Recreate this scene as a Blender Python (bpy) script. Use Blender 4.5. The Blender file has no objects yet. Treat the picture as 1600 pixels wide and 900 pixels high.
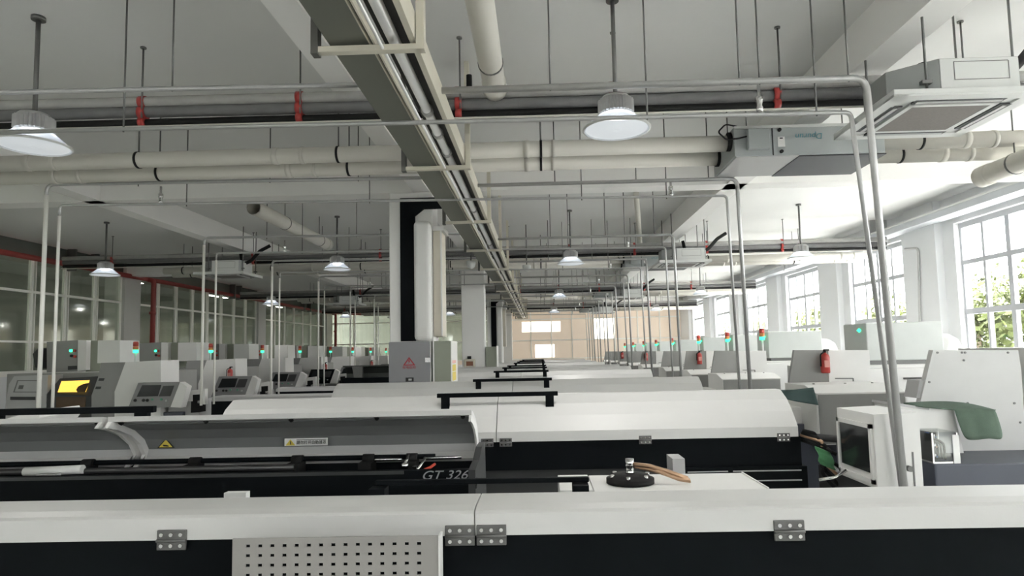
import bpy, bmesh, math, random
from mathutils import Vector, Matrix
random.seed(7)
C = bpy.context.scene.collection
sc = bpy.context.scene
PI = math.pi

# ------------------------------------------------------------------ camera
FPX, PPX, PPY, CZ = 1000.0, 822.0, 472.0, 1.65
WY = Vector((23, -78, -1000)).normalized()
_u = Vector((-.023, 1, 0)); WZ = (_u - _u.dot(WY) * WY).normalized(); WX = WY.cross(WZ)
cam = bpy.data.cameras.new('camera'); co = bpy.data.objects.new('camera', cam); C.objects.link(co)
M = Matrix((WX, WY, WZ))                      # camera -> world rotation (rows = world axes in camera space)
co.matrix_world = Matrix.Translation((0, 0, CZ)) @ M.to_4x4()
cam.sensor_fit = 'HORIZONTAL'; cam.sensor_width = 36; cam.lens = 36 * FPX / 1600
cam.shift_x = -22 / 1600; cam.shift_y = 22 / 1600; cam.clip_end = 300; cam.clip_start = .05
sc.camera = co

def ray(px, py):
    return M @ Vector((px - PPX, -(py - PPY), -FPX))
def P(px, py, d):                             # the point at depth d that the photo shows at px, py
    r = ray(px, py); t = d / r.y
    return Vector((r.x * t, d, CZ + r.z * t))

# ------------------------------------------------------------------ materials
MATS = {}
def mat(name, col, rough=.5, metal=0, var=.06, scale=6, bump=0, emit=None, es=0, spec=.5, coat=0):
    if name in MATS: return MATS[name]
    m = bpy.data.materials.new(name); m.use_nodes = True; nt = m.node_tree; b = nt.nodes['Principled BSDF']
    b.inputs['Roughness'].default_value = rough; b.inputs['Metallic'].default_value = metal
    b.inputs['Specular IOR Level'].default_value = spec
    if coat: b.inputs['Coat Weight'].default_value = coat
    tc = nt.nodes.new('ShaderNodeTexCoord'); nz = nt.nodes.new('ShaderNodeTexNoise')
    nz.inputs['Scale'].default_value = scale; nz.inputs['Detail'].default_value = 4
    nt.links.new(tc.outputs['Object'], nz.inputs['Vector'])
    mx = nt.nodes.new('ShaderNodeMix'); mx.data_type = 'RGBA'
    mx.inputs[6].default_value = (*[c * (1 - var) for c in col], 1); mx.inputs[7].default_value = (*[min(1, c * (1 + var)) for c in col], 1)
    nt.links.new(nz.outputs['Fac'], mx.inputs[0]); nt.links.new(mx.outputs[2], b.inputs['Base Color'])
    if bump:
        bp = nt.nodes.new('ShaderNodeBump'); bp.inputs['Strength'].default_value = bump; bp.inputs['Distance'].default_value = .01
        n2 = nt.nodes.new('ShaderNodeTexNoise'); n2.inputs['Scale'].default_value = scale * 14
        nt.links.new(tc.outputs['Object'], n2.inputs['Vector'])
        nt.links.new(n2.outputs['Fac'], bp.inputs['Height']); nt.links.new(bp.outputs['Normal'], b.inputs['Normal'])
    if emit:
        b.inputs['Emission Color'].default_value = (*emit, 1); b.inputs['Emission Strength'].default_value = es
    MATS[name] = m; return m

def glass_mat(name, tint, refl, tr):
    m = bpy.data.materials.new(name); m.use_nodes = True; nt = m.node_tree; nt.nodes.clear()
    o = nt.nodes.new('ShaderNodeOutputMaterial'); t = nt.nodes.new('ShaderNodeBsdfTransparent'); g = nt.nodes.new('ShaderNodeBsdfGlossy')
    x = nt.nodes.new('ShaderNodeMixShader'); lw = nt.nodes.new('ShaderNodeLayerWeight'); lw.inputs['Blend'].default_value = .5
    fr = nt.nodes.new('ShaderNodeMath'); fr.operation = 'POWER'; fr.inputs[1].default_value = 5; nt.links.new(lw.outputs['Facing'], fr.inputs[0])
    ma = nt.nodes.new('ShaderNodeMath'); ma.operation = 'MULTIPLY_ADD'; ma.inputs[1].default_value = .6; ma.inputs[2].default_value = refl
    t.inputs['Color'].default_value = (*[c * tr for c in tint], 1); g.inputs['Roughness'].default_value = .06; g.inputs['Color'].default_value = (.9, .92, .88, 1)
    nt.links.new(fr.outputs[0], ma.inputs[0]); nt.links.new(ma.outputs[0], x.inputs[0])
    nt.links.new(t.outputs[0], x.inputs[1]); nt.links.new(g.outputs[0], x.inputs[2]); nt.links.new(x.outputs[0], o.inputs['Surface'])
    MATS[name] = m; return m

WHITE = mat('white_powder_coat', (.66, .655, .64), .42, bump=.05, var=.02)
WHITE2 = mat('pale_machine_white', (.74, .735, .715), .45, var=.03)
CREAM = mat('cream_paint', (.62, .58, .49), .5, var=.04)
LGREY = mat('light_grey_paint', (.42, .42, .42), .45, var=.03)
GREY = mat('mid_grey_paint', (.27, .27, .265), .45, var=.04)
LIDSHADE = mat('grey_lid_liner', (.20, .207, .21), .5, var=.05)
CHAR = mat('charcoal_paint', (.045, .047, .048), .5, spec=.3)
BLACK = mat('black_paint', (.005, .0065, .0078), .55, var=.2, spec=.06)
RUBBER = mat('black_rubber', (.010, .010, .010), .7, spec=.25)
NAVY = mat('blue_grey_base_paint', (.065, .072, .095), .45)
GALV = mat('galvanised_steel', (.44, .44, .435), .32, .5, var=.1, scale=20)
CHROME = mat('bright_steel', (.75, .75, .74), .16, 1)
DSTEEL = mat('dull_steel', (.16, .16, .155), .45, .6)
CONC = mat('ceiling_plaster', (.72, .72, .705), .85, var=.05, scale=.6, bump=.08)
BEAMM = mat('beam_plaster', (.88, .87, .85), .85, var=.04, scale=1.2, bump=.05)
WALLM = mat('wall_white_paint', (.74, .75, .76), .7, var=.03, scale=1.5)
WALLG = mat('wall_grey_paint', (.50, .50, .47), .7, var=.04, scale=1.5)
DGREEN = mat('dark_green_lintel', (.10, .125, .11), .6, var=.08, scale=2)
FLOORM = mat('grey_epoxy_floor', (.60, .61, .59), .4, var=.05, scale=2)
RED = mat('red_paint', (.36, .035, .03), .4)
REDDK = mat('red_pipe_paint', (.24, .035, .028), .45, var=.12)
PVC = mat('white_pvc', (.62, .60, .545), .45, var=.03)
WRAP = mat('grey_pipe_wrap', (.34, .335, .32), .8, var=.18, scale=9)
WRAP2 = mat('dark_pipe_wrap', (.15, .15, .15), .8, var=.2, scale=9)
FRAME = mat('window_frame_grey', (.40, .41, .43), .5)
WFRAME = mat('white_frame', (.86, .85, .80), .5)
TRAYG = mat('olive_grey_tray', (.14, .145, .12), .5, var=.06, scale=2)
TRAYC = mat('cream_tray_edge', (.58, .55, .46), .5)
UNITG = mat('unit_grey_steel', (.36, .385, .385), .4, var=.03)
ACW = mat('air_unit_white', (.60, .61, .595), .45, var=.02)
ACS = mat('air_unit_sheet_steel', (.36, .375, .37), .42, .3, var=.05)
GRILLE = mat('brown_grey_filter', (.17, .155, .145), .8, var=.2, scale=60)
TEAL = mat('teal_lettering', (.10, .26, .30), .5)
TEXTS = mat('silver_lettering', (.45, .46, .47), .35, .5)
YEL = mat('yellow_sticker', (.70, .55, .08), .5)
STICK = mat('white_sticker', (.80, .80, .78), .5)
INK = mat('black_ink', (.01, .01, .01), .6)
REDINK = mat('dark_red_ink', (.33, .03, .04), .6)
SCREEN = mat('dark_screen', (.02, .022, .023), .15)
COPPER = mat('copper_hose', (.52, .34, .22), .3, .7, var=.2, scale=40)
CLOTH = mat('green_cloth', (.085, .125, .095), .95, var=.15, scale=20, bump=.3)
CLOTHD = mat('dark_teal_cloth', (.028, .055, .052), .9, var=.15, scale=20)
GLOVE = mat('green_rag', (.07, .22, .10), .9, var=.2, scale=30)
LENS = mat('lamp_lens', (.9, .92, .95), .3, emit=(.93, .96, 1), es=.7)
LEDC = mat('lamp_led_core', (1, 1, 1), .3, emit=(1, 1, 1), es=12)
GLOWG = mat('green_signal_glow', (.02, .5, .2), .3, emit=(.05, 1, .45), es=1.3)
GLOWR = mat('red_signal', (.42, .05, .035), .4)
GLOWY = mat('amber_signal', (.62, .24, .08), .4)
AMBER = mat('amber_work_light', (.85, .5, .08), .4, emit=(1, .62, .10), es=.75)
AMBD = mat('amber_door_glass', (.10, .06, .03), .2)
BEIGE = mat('warm_beige_panel', (.72, .62, .52), .5, var=.05, scale=1, emit=(1, .83, .66), es=.13)  # faint glow added to lift the dim end wall, as if backlit
FARGLOW = mat('daylit_far_window', (1, .97, .9), .5, emit=(1, .95, .85), es=1.5)
GLASS_L = glass_mat('partition_glass', (.84, .88, .82), .10, .8)
GLASS_R = glass_mat('window_glass', (.98, .99, 1), .02, .96)
def prism_mat(name, es, lo, hi):
    m = bpy.data.materials.new(name); m.use_nodes = True; nt = m.node_tree; nt.nodes.clear()
    o = nt.nodes.new('ShaderNodeOutputMaterial'); t = nt.nodes.new('ShaderNodeBsdfTransparent'); p = nt.nodes.new('ShaderNodeBsdfPrincipled'); x = nt.nodes.new('ShaderNodeMixShader')
    p.inputs['Base Color'].default_value = (.8, .83, .87, 1); p.inputs['Roughness'].default_value = .25; p.inputs['Emission Color'].default_value = (.9, .95, 1, 1); p.inputs['Emission Strength'].default_value = es
    wv = nt.nodes.new('ShaderNodeTexNoise'); wv.inputs['Scale'].default_value = 40; mr = nt.nodes.new('ShaderNodeMapRange'); mr.inputs[3].default_value = lo; mr.inputs[4].default_value = hi
    nt.links.new(wv.outputs['Fac'], mr.inputs[0]); nt.links.new(mr.outputs[0], x.inputs[0])
    nt.links.new(t.outputs[0], x.inputs[1]); nt.links.new(p.outputs[0], x.inputs[2]); nt.links.new(x.outputs[0], o.inputs['Surface']); return m
PRISM = prism_mat('prismatic_reflector', .12, .55, .8)
PRISML = prism_mat('prismatic_lens', .24, 1.0, 1.0)
ACRYL = glass_mat('clear_acrylic', (.95, .96, .97), .05, .9)
LEAF = mat('tree_leaves', (.085, .105, .03), .6, var=.4, scale=3)
BARK = mat('tree_bark', (.18, .14, .10), .8)
PALEG = mat('outside_pale_paving', (.62, .62, .60), .8)

# ------------------------------------------------------------------ mesh builder
class MB:
    def __init__(s): s.bm = bmesh.new()
    def _face(s, vs, smooth=False):
        try:
            f = s.bm.faces.new(vs); f.smooth = smooth
        except ValueError: pass
    def box(s, x0, x1, y0, y1, z0, z1, bev=0, seg=2):
        v = [s.bm.verts.new((x, y, z)) for x in (x0, x1) for y in (y0, y1) for z in (z0, z1)]
        for q in ((0, 1, 3, 2), (4, 6, 7, 5), (0, 4, 5, 1), (2, 3, 7, 6), (0, 2, 6, 4), (1, 5, 7, 3)): s._face([v[i] for i in q])
        if bev:
            es = {e for w in v for e in w.link_edges}
            bmesh.ops.bevel(s.bm, geom=list(es), offset=bev, segments=seg, affect='EDGES', profile=.5)
        return s
    def ext(s, pts, off):                     # polygon pts swept by vector off
        off = Vector(off); a = [s.bm.verts.new(p) for p in pts]; b = [s.bm.verts.new(Vector(p) + off) for p in pts]
        n = len(a); s._face(a); s._face(b[::-1])
        for i in range(n): s._face([a[i], b[i], b[(i + 1) % n], a[(i + 1) % n]])
        return s
    def px(s, prof, x0, x1): return s.ext([(x0, y, z) for y, z in prof], (x1 - x0, 0, 0))
    def py(s, prof, y0, y1): return s.ext([(x, y0, z) for x, z in prof], (0, y1 - y0, 0))
    def slab(s, pix, d0, d1):                 # outline at depth d0, real thickness to d1
        return s.ext([P(x, y, d0) for x, y in pix], (0, d1 - d0, 0))
    def tube(s, pts, r, n=10, cap=True, bend=0):
        pts = [Vector(p) for p in pts]
        if bend:
            q = [pts[0]]
            for i in range(1, len(pts) - 1):
                a, b, c = pts[i - 1], pts[i], pts[i + 1]; u = (a - b).normalized(); w = (c - b).normalized()
                for k in range(7):
                    t = k / 6; q.append((b + u * bend) * (1 - t) ** 2 + b * 2 * t * (1 - t) + (b + w * bend) * t * t)
            q.append(pts[-1]); pts = q
        rs = r if isinstance(r, (list, tuple)) else [r] * len(pts)
        rings = []; t0 = (pts[1] - pts[0]).normalized(); nrm = t0.orthogonal().normalized()
        for i, p in enumerate(pts):
            t = ((pts[min(i + 1, len(pts) - 1)] - pts[max(i - 1, 0)])).normalized()
            nrm = (nrm - nrm.dot(t) * t).normalized(); bn = t.cross(nrm)
            rings.append([s.bm.verts.new(p + (nrm * math.cos(2 * PI * k / n) + bn * math.sin(2 * PI * k / n)) * rs[i]) for k in range(n)])
        for a, b in zip(rings, rings[1:]):
            for k in range(n): s._face([a[k], a[(k + 1) % n], b[(k + 1) % n], b[k]], True)
        if cap: s._face(rings[0][::-1]); s._face(rings[-1])
        return s
    def lathe(s, c, prof, n=24, gear=0, axis=None, cap=True):   # prof: (radius, height) about vertical axis at c
        rings = []
        for r, z in prof:
            rg = []
            for k in range(n):
                rr = r * (1 - gear * (k % 2)); p = Vector((rr * math.cos(2 * PI * k / n), rr * math.sin(2 * PI * k / n), z))
                if axis: p = axis @ p
                rg.append(s.bm.verts.new(Vector(c) + p))
            rings.append(rg)
        for a, b in zip(rings, rings[1:]):
            for k in range(n): s._face([a[k], a[(k + 1) % n], b[(k + 1) % n], b[k]], not gear)
        if cap and prof[0][0] > 1e-4: s._face(rings[0][::-1])
        if cap and prof[-1][0] > 1e-4: s._face(rings[-1])
        return s
    def sheet(s, grid):                       # grid of points -> surface
        v = [[s.bm.verts.new(p) for p in row] for row in grid]
        for a, b in zip(v, v[1:]):
            for k in range(len(a) - 1): s._face([a[k], a[k + 1], b[k + 1], b[k]], True)
        return s
    def build(s, name, m, parent=None, loc=None, solid=0):
        bm = s.bm; bmesh.ops.recalc_face_normals(bm, faces=bm.faces)
        if parent is not None: o_loc = WLOC[parent.name]
        elif loc is not None: o_loc = Vector(loc)
        else:
            xs = [v.co for v in bm.verts]
            o_loc = Vector(((min(v.x for v in xs) + max(v.x for v in xs)) / 2, (min(v.y for v in xs) + max(v.y for v in xs)) / 2, min(v.z for v in xs)))
        bmesh.ops.translate(bm, verts=bm.verts, vec=-o_loc)
        me = bpy.data.meshes.new(name); bm.to_mesh(me); bm.free(); me.materials.append(m)
        o = bpy.data.objects.new(name, me); C.objects.link(o)
        if parent is not None: o.parent = parent; WLOC[o.name] = WLOC[parent.name]
        else: o.location = o_loc; WLOC[o.name] = o_loc
        if solid:
            md = o.modifiers.new('thickness', 'SOLIDIFY'); md.thickness = solid
        return o
WLOC = {}
def B(*a, **k): return MB().box(*a, **k)
def tag(o, label, cat, group=None, kind=None):
    o['label'] = label; o['category'] = cat
    if group: o['group'] = group
    if kind: o['kind'] = kind
    return o
def thing(name, loc, label, cat, group=None):
    o = bpy.data.objects.new(name, None); C.objects.link(o); o.location = loc; WLOC[o.name] = Vector(loc); o.empty_display_size = .1
    return tag(o, label, cat, group)
def struct(name, mb, m, label, cat, loc=None):
    return tag(mb.build(name, m, None, loc), label, cat, None, 'structure')
def dup(root, off, label, group=None):
    def cp(o, par):
        c = o.copy(); C.objects.link(c)
        if par is not None: c.parent = par; c.matrix_parent_inverse = o.matrix_parent_inverse.copy()
        for ch in KIDS.get(o.name, []): cp(ch, c)
        return c
    r = cp(root, None); r.location = Vector(root.location) + Vector(off); WLOC[r.name] = WLOC[root.name] + Vector(off); r['label'] = label
    if group: r['group'] = group
    return r
KIDS = {}
def index_kids():
    KIDS.clear()
    for o in bpy.data.objects:
        if o.parent: KIDS.setdefault(o.parent.name, []).append(o)
def text(name, body, size, m, parent, loc, rot, sx=1.33, shear=0, extrude=.001):
    cu = bpy.data.curves.new(name, 'FONT'); cu.body = body; cu.size = size; cu.extrude = extrude; cu.shear = shear
    cu.align_x = 'CENTER'; cu.align_y = 'CENTER'; cu.materials.append(m)
    tmp = bpy.data.objects.new('tmp', cu); C.objects.link(tmp); bpy.context.view_layer.update()
    me = bpy.data.meshes.new_from_object(tmp.evaluated_get(bpy.context.evaluated_depsgraph_get())); bpy.data.objects.remove(tmp); bpy.data.curves.remove(cu)
    me.name = name; o = bpy.data.objects.new(name, me); C.objects.link(o); o.parent = parent
    if not me.materials: me.materials.append(m)
    o.location = Vector(loc) - WLOC[parent.name]; o.rotation_euler = rot; o.scale = (sx, 1, 1); return o
ORD = ['first', 'second', 'third', 'fourth', 'fifth', 'sixth', 'seventh', 'eighth', 'ninth', 'tenth', 'eleventh', 'twelfth']

# ------------------------------------------------------------------ the setting
CE, SO = 4.37, 3.98
YB, YE = -3.5, 35.0
XL, XR = -11.5, 7.7
struct('floor', B(-16, 9, YB, YE + 6, -.12, 0), FLOORM, 'dark grey epoxy workshop floor under the machines', 'floor')
struct('ceiling', B(-16, 8, YB, YE + .3, CE, CE + .12), CONC, 'grey plastered concrete ceiling slab', 'ceiling')
for x0, x1, lb in ((-1.78, -1.545, 'long pale ceiling beam above the left edge of the cable trunk'), (2.71, 3.0, 'long pale ceiling beam crossing above the air conditioners'), (-6.62, -6.36, 'long pale ceiling beam between column line and glazed wall')):
    struct('ceiling_beam', B(x0, x1, YB, YE, SO, CE), BEAMM, lb, 'beam')
for k, y in enumerate((.75, 9.03, 17.3, 25.6, 33.9)):
    struct('cross_beam', B(XL, XR, y, y + .32, SO, CE - .001), BEAMM, 'pale cross beam, ' + ORD[k] + ' counted away from the camera', 'beam')
# columns on the centre line
for k, y in enumerate((9.0, 17.3, 25.6, 33.8)):
    struct('column', B(-2.13, -1.5, y, y + .42, 0, SO, .02), BEAMM, 'square pale plastered column, ' + ORD[k] + ' of the centre line', 'column')
# left glazed wall
for k, (a, b) in enumerate(((17.25, 17.95), (25.6, 26.3), (33.9, 34.6))):
    struct('column', B(-11.95, -11.38, a, b, 0, CE), WALLG, 'grey square column in the glazed wall, ' + ORD[k] + ' from the camera', 'column')
struct('wall_left', B(XL - .1, XL + .02, YB, YE, 0, 1.36), WALLM, 'low white wall under the glazed partition', 'wall')
struct('trim_1', B(XL - .15, XL + .06, YB, YE, 4.03, CE), DGREEN, 'dark grey-green band above the glazed partition', 'lintel')
bays = [(YB, 9.0), (9.0, 17.25), (17.95, 25.6), (26.3, 33.9)]
for k, (a, b) in enumerate(bays):
    f = MB(); n = max(1, round((b - a) / 1.02))
    for i in range(n + 1):
        y = a + (b - a) * i / n; w = .028
        f.box(XL - .05, XL + .04, max(a, y - w), min(b, y + w), 1.36, 4.03)
        if 0 < i < n: f.box(XL - .04, XL + .03, y + .09, y + .115, 1.36, 4.03)
    for z, h in ((1.36, .06), (2.1, .022), (3.22, .028), (4.0, .03)): f.box(XL - .045, XL + .035, a, b, z, z + h * 2)
    w = struct('window_%d' % (k + 1), f, WFRAME, 'white-framed glazed partition, ' + ORD[k] + ' bay of the left wall', 'window')
    B(XL - .012, XL - .004, a, b, 1.4, 4.03).build('pane', GLASS_L, w)
# room beyond the glazed wall
struct('wall_beyond', B(-16.1, -16, YB, YE, 0, CE), WALLG, 'grey wall of the room behind the glass', 'wall')
struct('wall_beyond_end', B(-16, XL, YE, YE + .1, 0, CE), WALLG, 'end wall of the room behind the glass', 'wall')
# right wall with windows
wins = [(-2.8, -.45), (1.3, 3.65), (5.4, 7.75), (9.5, 11.9), (13.62, 16.0), (17.75, 20.1), (21.8, 24.15), (26.0, 28.3), (30.1, 32.4)]
SILL, HEAD = 1.15, 3.86
rw = MB(); rw.box(XR, XR + .25, YB, YE, 0, SILL).box(XR, XR + .25, YB, YE, HEAD, CE)
edges = [YB] + [e for w in wins for e in w] + [YE]
for a, b in zip(edges[::2], edges[1::2]):
    rw.box(XR, XR + .25, a, b, SILL, HEAD); 
    if b - a > .8: rw.box(XR - .14, XR, a + .35, b - .35, 0, CE)
struct('wall_right', rw, WALLM, 'white right wall with piers between the windows', 'wall')
for k, (a, b) in enumerate(wins):
    f = MB(); x0, x1 = XR + .1, XR + .17
    for i in range(5):
        y = a + (b - a) * i / 4; w = .05 if i in (0, 2, 4) else .03
        f.box(x0, x1, max(a, y - w), min(b, y + w), SILL, HEAD)
    for z, w in ((SILL, .05), (2.17, .05), (3.08, .04), (HEAD - .1, .05)): f.box(x0 - .005, x1 + .005, a, b, z, z + 2 * w)
    w = struct('window_%d' % (k + 5), f, FRAME, 'tall grey-framed window of the right wall, ' + ORD[max(0, k - 3)] + (' from the camera' if k > 2 else ' of those behind the camera'), 'window')
    B(XR + .13, XR + .138, a, b, SILL, HEAD).build('pane', GLASS_R, w)
    B(XR - .05, XR + .1, a - .05, b + .05, SILL - .05, SILL).build('sill', WALLM, w)
# end wall: warm glazed partition
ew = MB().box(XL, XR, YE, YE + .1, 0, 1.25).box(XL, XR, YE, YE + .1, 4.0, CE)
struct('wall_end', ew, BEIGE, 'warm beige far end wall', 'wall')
f = MB()
for x in [XL + .02 + i * 1.23 for i in range(8)] + [-1.9, -.52, .6, 1.72, 2.9, 4.06, 5.3, 6.5, 7.65]: f.box(x - .03, x + .03, YE - .05, YE + .05, 1.25, 4.0)
for z in (1.25, 2.25, 3.4, 3.95): f.box(XL, XR, YE - .045, YE + .045, z, z + .06)
w = struct('window_20', f, WFRAME, 'white-framed glazed partition closing the far end', 'window')
B(XL, -2.0, YE, YE + .01, 1.25, 4.0).build('pane', GLASS_L, w)
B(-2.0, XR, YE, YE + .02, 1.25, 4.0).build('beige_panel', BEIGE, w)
B(2.95, 4.05, YE - .012, YE - .001, 2.31, 3.4).build('lit_pane', FARGLOW, w)
B(-.3, .75, YE - .012, YE - .001, 1.36, 2.05).build('lit_pane', FARGLOW, w)
B(-1.0, 1.1, YE - .012, YE - .001, 2.75, 3.3).build('lit_pane', FARGLOW, w)  # painted glare: a reflection of light built as a glowing pane
struct('ceiling_beyond', B(-16, 8, YE + .3, YE + 5.6, CE, CE + .12), CONC, 'ceiling of the room behind the far partition', 'ceiling')
struct('wall_far', B(-16, 8, YE + 5.5, YE + 5.6, 0, CE), WALLG, 'grey wall behind the far glazed partition', 'wall')
struct('ground_outside', B(8, 60, -30, 90, -.2, -.05), PALEG, 'pale paved yard outside the windows', 'ground')

bw = MB().box(XL, XR, YB - .2, YB, 0, 2.3).box(XL, XR, YB - .2, YB, 3.7, CE)
for x in [XL + i * 2.4 for i in range(9)]: bw.box(max(XL, x - 1.02), min(XR, x + 1.02), YB - .2, YB, 2.3, 3.7)  # openings added and sized to control light from behind the camera
struct('wall_rear', bw, WALLM, 'white rear wall with window openings behind the camera', 'wall')
# trees outside
def tree(x, y, h, r, label):
    t = thing('tree', (x, y, 0), label, 'tree', 'trees outside the windows')
    MB().tube([(x, y, -.1), (x + .05, y, h * .5), (x, y + .1, h * .8)], [.14, .1, .05], 8).build('trunk', BARK, t)
    m = MB()
    for i in range(2600):
        u = random.random() * 2 * PI; v = math.acos(2 * random.random() - 1); q = r * random.random() ** .4 * (1 + .15 * math.sin(3 * u))
        c = Vector((x + q * math.sin(v) * math.cos(u), y + q * math.sin(v) * math.sin(u), h * .62 + q * .8 * math.cos(v)))
        a = Vector((random.gauss(0, 1), random.gauss(0, 1), random.gauss(0, 1))).normalized() * .13; b = a.orthogonal().normalized() * .08
        m._face([m.bm.verts.new(c + d) for d in (a, b, -a, -b)])
    m.build('crown', LEAF, t)
for i, (x, y, h, r) in enumerate(((13.6, 17.3, 4.2, 1.7), (13.3, 19.9, 4.0, 1.6), (13.8, 25.5, 3.7, 1.7), (13.4, 30.5, 3.8, 1.7), (14, 37, 3.6, 1.8), (14, 44, 3.9, 1.8))):
    tree(x, y, h, r, 'yellow-green leafy tree outside, ' + ORD[i] + ' seen through the windows')
struct('boundary_wall', B(17.0, 17.2, -10, 70, -.1, 1.5), WALLM, 'low white boundary wall across the yard', 'wall')

# ------------------------------------------------------------------ ceiling services
def lamp(x, y, label):
    t = thing('high_bay_lamp', (x, y, 3.3), label, 'lamp', 'high bay lamps')
    MB().lathe((x, y, CE), [(.05, -.03), (.05, -.001)], 16).build('ceiling_plate', DSTEEL, t)
    MB().tube([(x, y, 3.56), (x, y, CE - .02)], .017, 10).build('rod', DSTEEL, t)
    MB().lathe((x, y, 0), [(.11, 3.44), (.138, 3.45), (.138, 3.55)], 56, gear=.13).lathe((x, y, 0), [(.118, 3.44), (.118, 3.56), (.10, 3.58)], 24).build('heat_sink', GALV, t)
    MB().lathe((x, y, 0), [(.1, 3.445), (.14, 3.43), (.235, 3.345), (.25, 3.335), (.245, 3.32), (.225, 3.335), (.13, 3.42)], 40, cap=False).build('reflector', PRISM, t)
    m = MB()
    for i in range(7): q = .128 + i * .0145; m.lathe((x, y, 0), [(q, 3.418 - i * .0125), (q + .006, 3.410 - i * .0125), (q + .006, 3.418 - i * .0125), (q, 3.418 - i * .0125)], 40, cap=False)
    m.build('reflector_ridges', PRISM, t)
    MB().lathe((x, y, 0), [(.246, 3.318), (.258, 3.322), (.258, 3.334), (.246, 3.336), (.246, 3.318)], 40, cap=False).build('rim', ACW, t)
    MB().lathe((x, y, 0), [(.075, 3.405), (.08, 3.44)], 24).build('led_core', LEDC, t)
    MB().lathe((x, y, 0), [(.244, 3.33)] + [(.244 - .0135 * (i + .5), 3.330 - .0007 * i - .004 * (i % 2)) for i in range(1, 17)] + [(.0001, 3.317)], 40, cap=False).build('lens', PRISML, t)
    return t
LX = [-8.45, -3.9, .615, 5.0]; LY = [4.77, 12.2, 19.9, 27.6, -2.4]  # last row unseen: continues the grid, added to light the nearest feeder
lp = None; index_kids()
for j, y in enumerate(LY):
    for i, x in enumerate(LX):
        if j == 0 and i in (0, 3): continue
        lb = 'high bay lamp on a rod, %s, %s from the left wall' % (ORD[j] + ' row from the camera' if j < 4 else 'row behind the camera', ORD[i])
        if lp is None: lp = lamp(x, y, lb); index_kids(); l0 = (x, y)
        else: dup(lp, (x - l0[0], y - l0[1], 0), lb)
        li = bpy.data.lights.new('lamp_light', 'AREA'); li.shape = 'DISK'; li.size = .11; li.energy = 15; li.color = (1, .98, .95)
        lo = bpy.data.objects.new('lamp_light', li); C.objects.link(lo); lo.location = (x, y, 3.31)

# centre cable trunk (closed tray + ladder tray with pipes)
t = thing('cable_tray_run', (-.9, 2, 3.33), 'long olive-grey cable tray running down the hall over the aisle', 'cable tray')
MB().px([(YB, 3.40), (YB, 3.52), (33.5, 3.52), (33.5, 3.40)], -1.15, -.92).build('closed_tray', TRAYG, t)
B(-.922, -.914, YB, 33.5, 3.39, 3.41).box(-.896, -.885, YB, 33.5, 3.385, 3.43).build('tray_lip', TRAYC, t)
B(-.885, -.68, YB, 33.5, 3.5, 3.515).build('tray_floor', mat('dark_tray_floor', (.05, .05, .045), .6), t)
B(-.695, -.66, YB, 33.5, 3.40, 3.56).build('side_rail', TRAYC, t)
MB().tube([(-.80, YB, 3.45), (-.80, 33, 3.45)], .034, 16).build('steel_pipe', mat('polished_pipe', (.78, .78, .77), .28, .55), t)
MB().tube([(-.842, YB, 3.358), (-.842, 33, 3.358)], .010, 8).build('thin_conduit', MATS['polished_pipe'], t)
for y in (4.6, 5.1, 5.6, 7.9, 10.4): MB().lathe((-.80, y, 3.45), [(.043, -.03), (.046, .03)], 14, axis=Matrix.Rotation(PI / 2, 3, 'X')).build('pipe_coupling', GALV, t)
bk = [3.45, 5.78, 8.25, 10.6, 13.0, 15.4, 17.8, 20.2, 22.6, 25, 27.4, 29.8, 32.2]
t0 = None
for k, y in enumerate(bk):
    lb = 'cream U-shaped tray hanger, %s counted away from the camera' % (ORD[k] if k < 12 else 'thirteenth')
    if t0 is None:
        t0 = thing('tray_hanger', (-.9, y, 3.3), lb, 'hanger', 'hangers under the cable trunk')
        B(-1.24, -.62, y - .025, y + .025, 3.345, 3.38, .004).build('cross_bar', TRAYC, t0)
        B(-.655, -.61, y - .03, y + .03, 3.345, CE - .01).build('post', TRAYC, t0)
        B(-1.245, -1.205, y - .03, y + .03, 3.335, CE - .01).build('post', mat('dark_hanger', (.09, .09, .08), .5), t0); index_kids()
    else: dup(t0, (0, y - bk[0], 0), lb)

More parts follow.
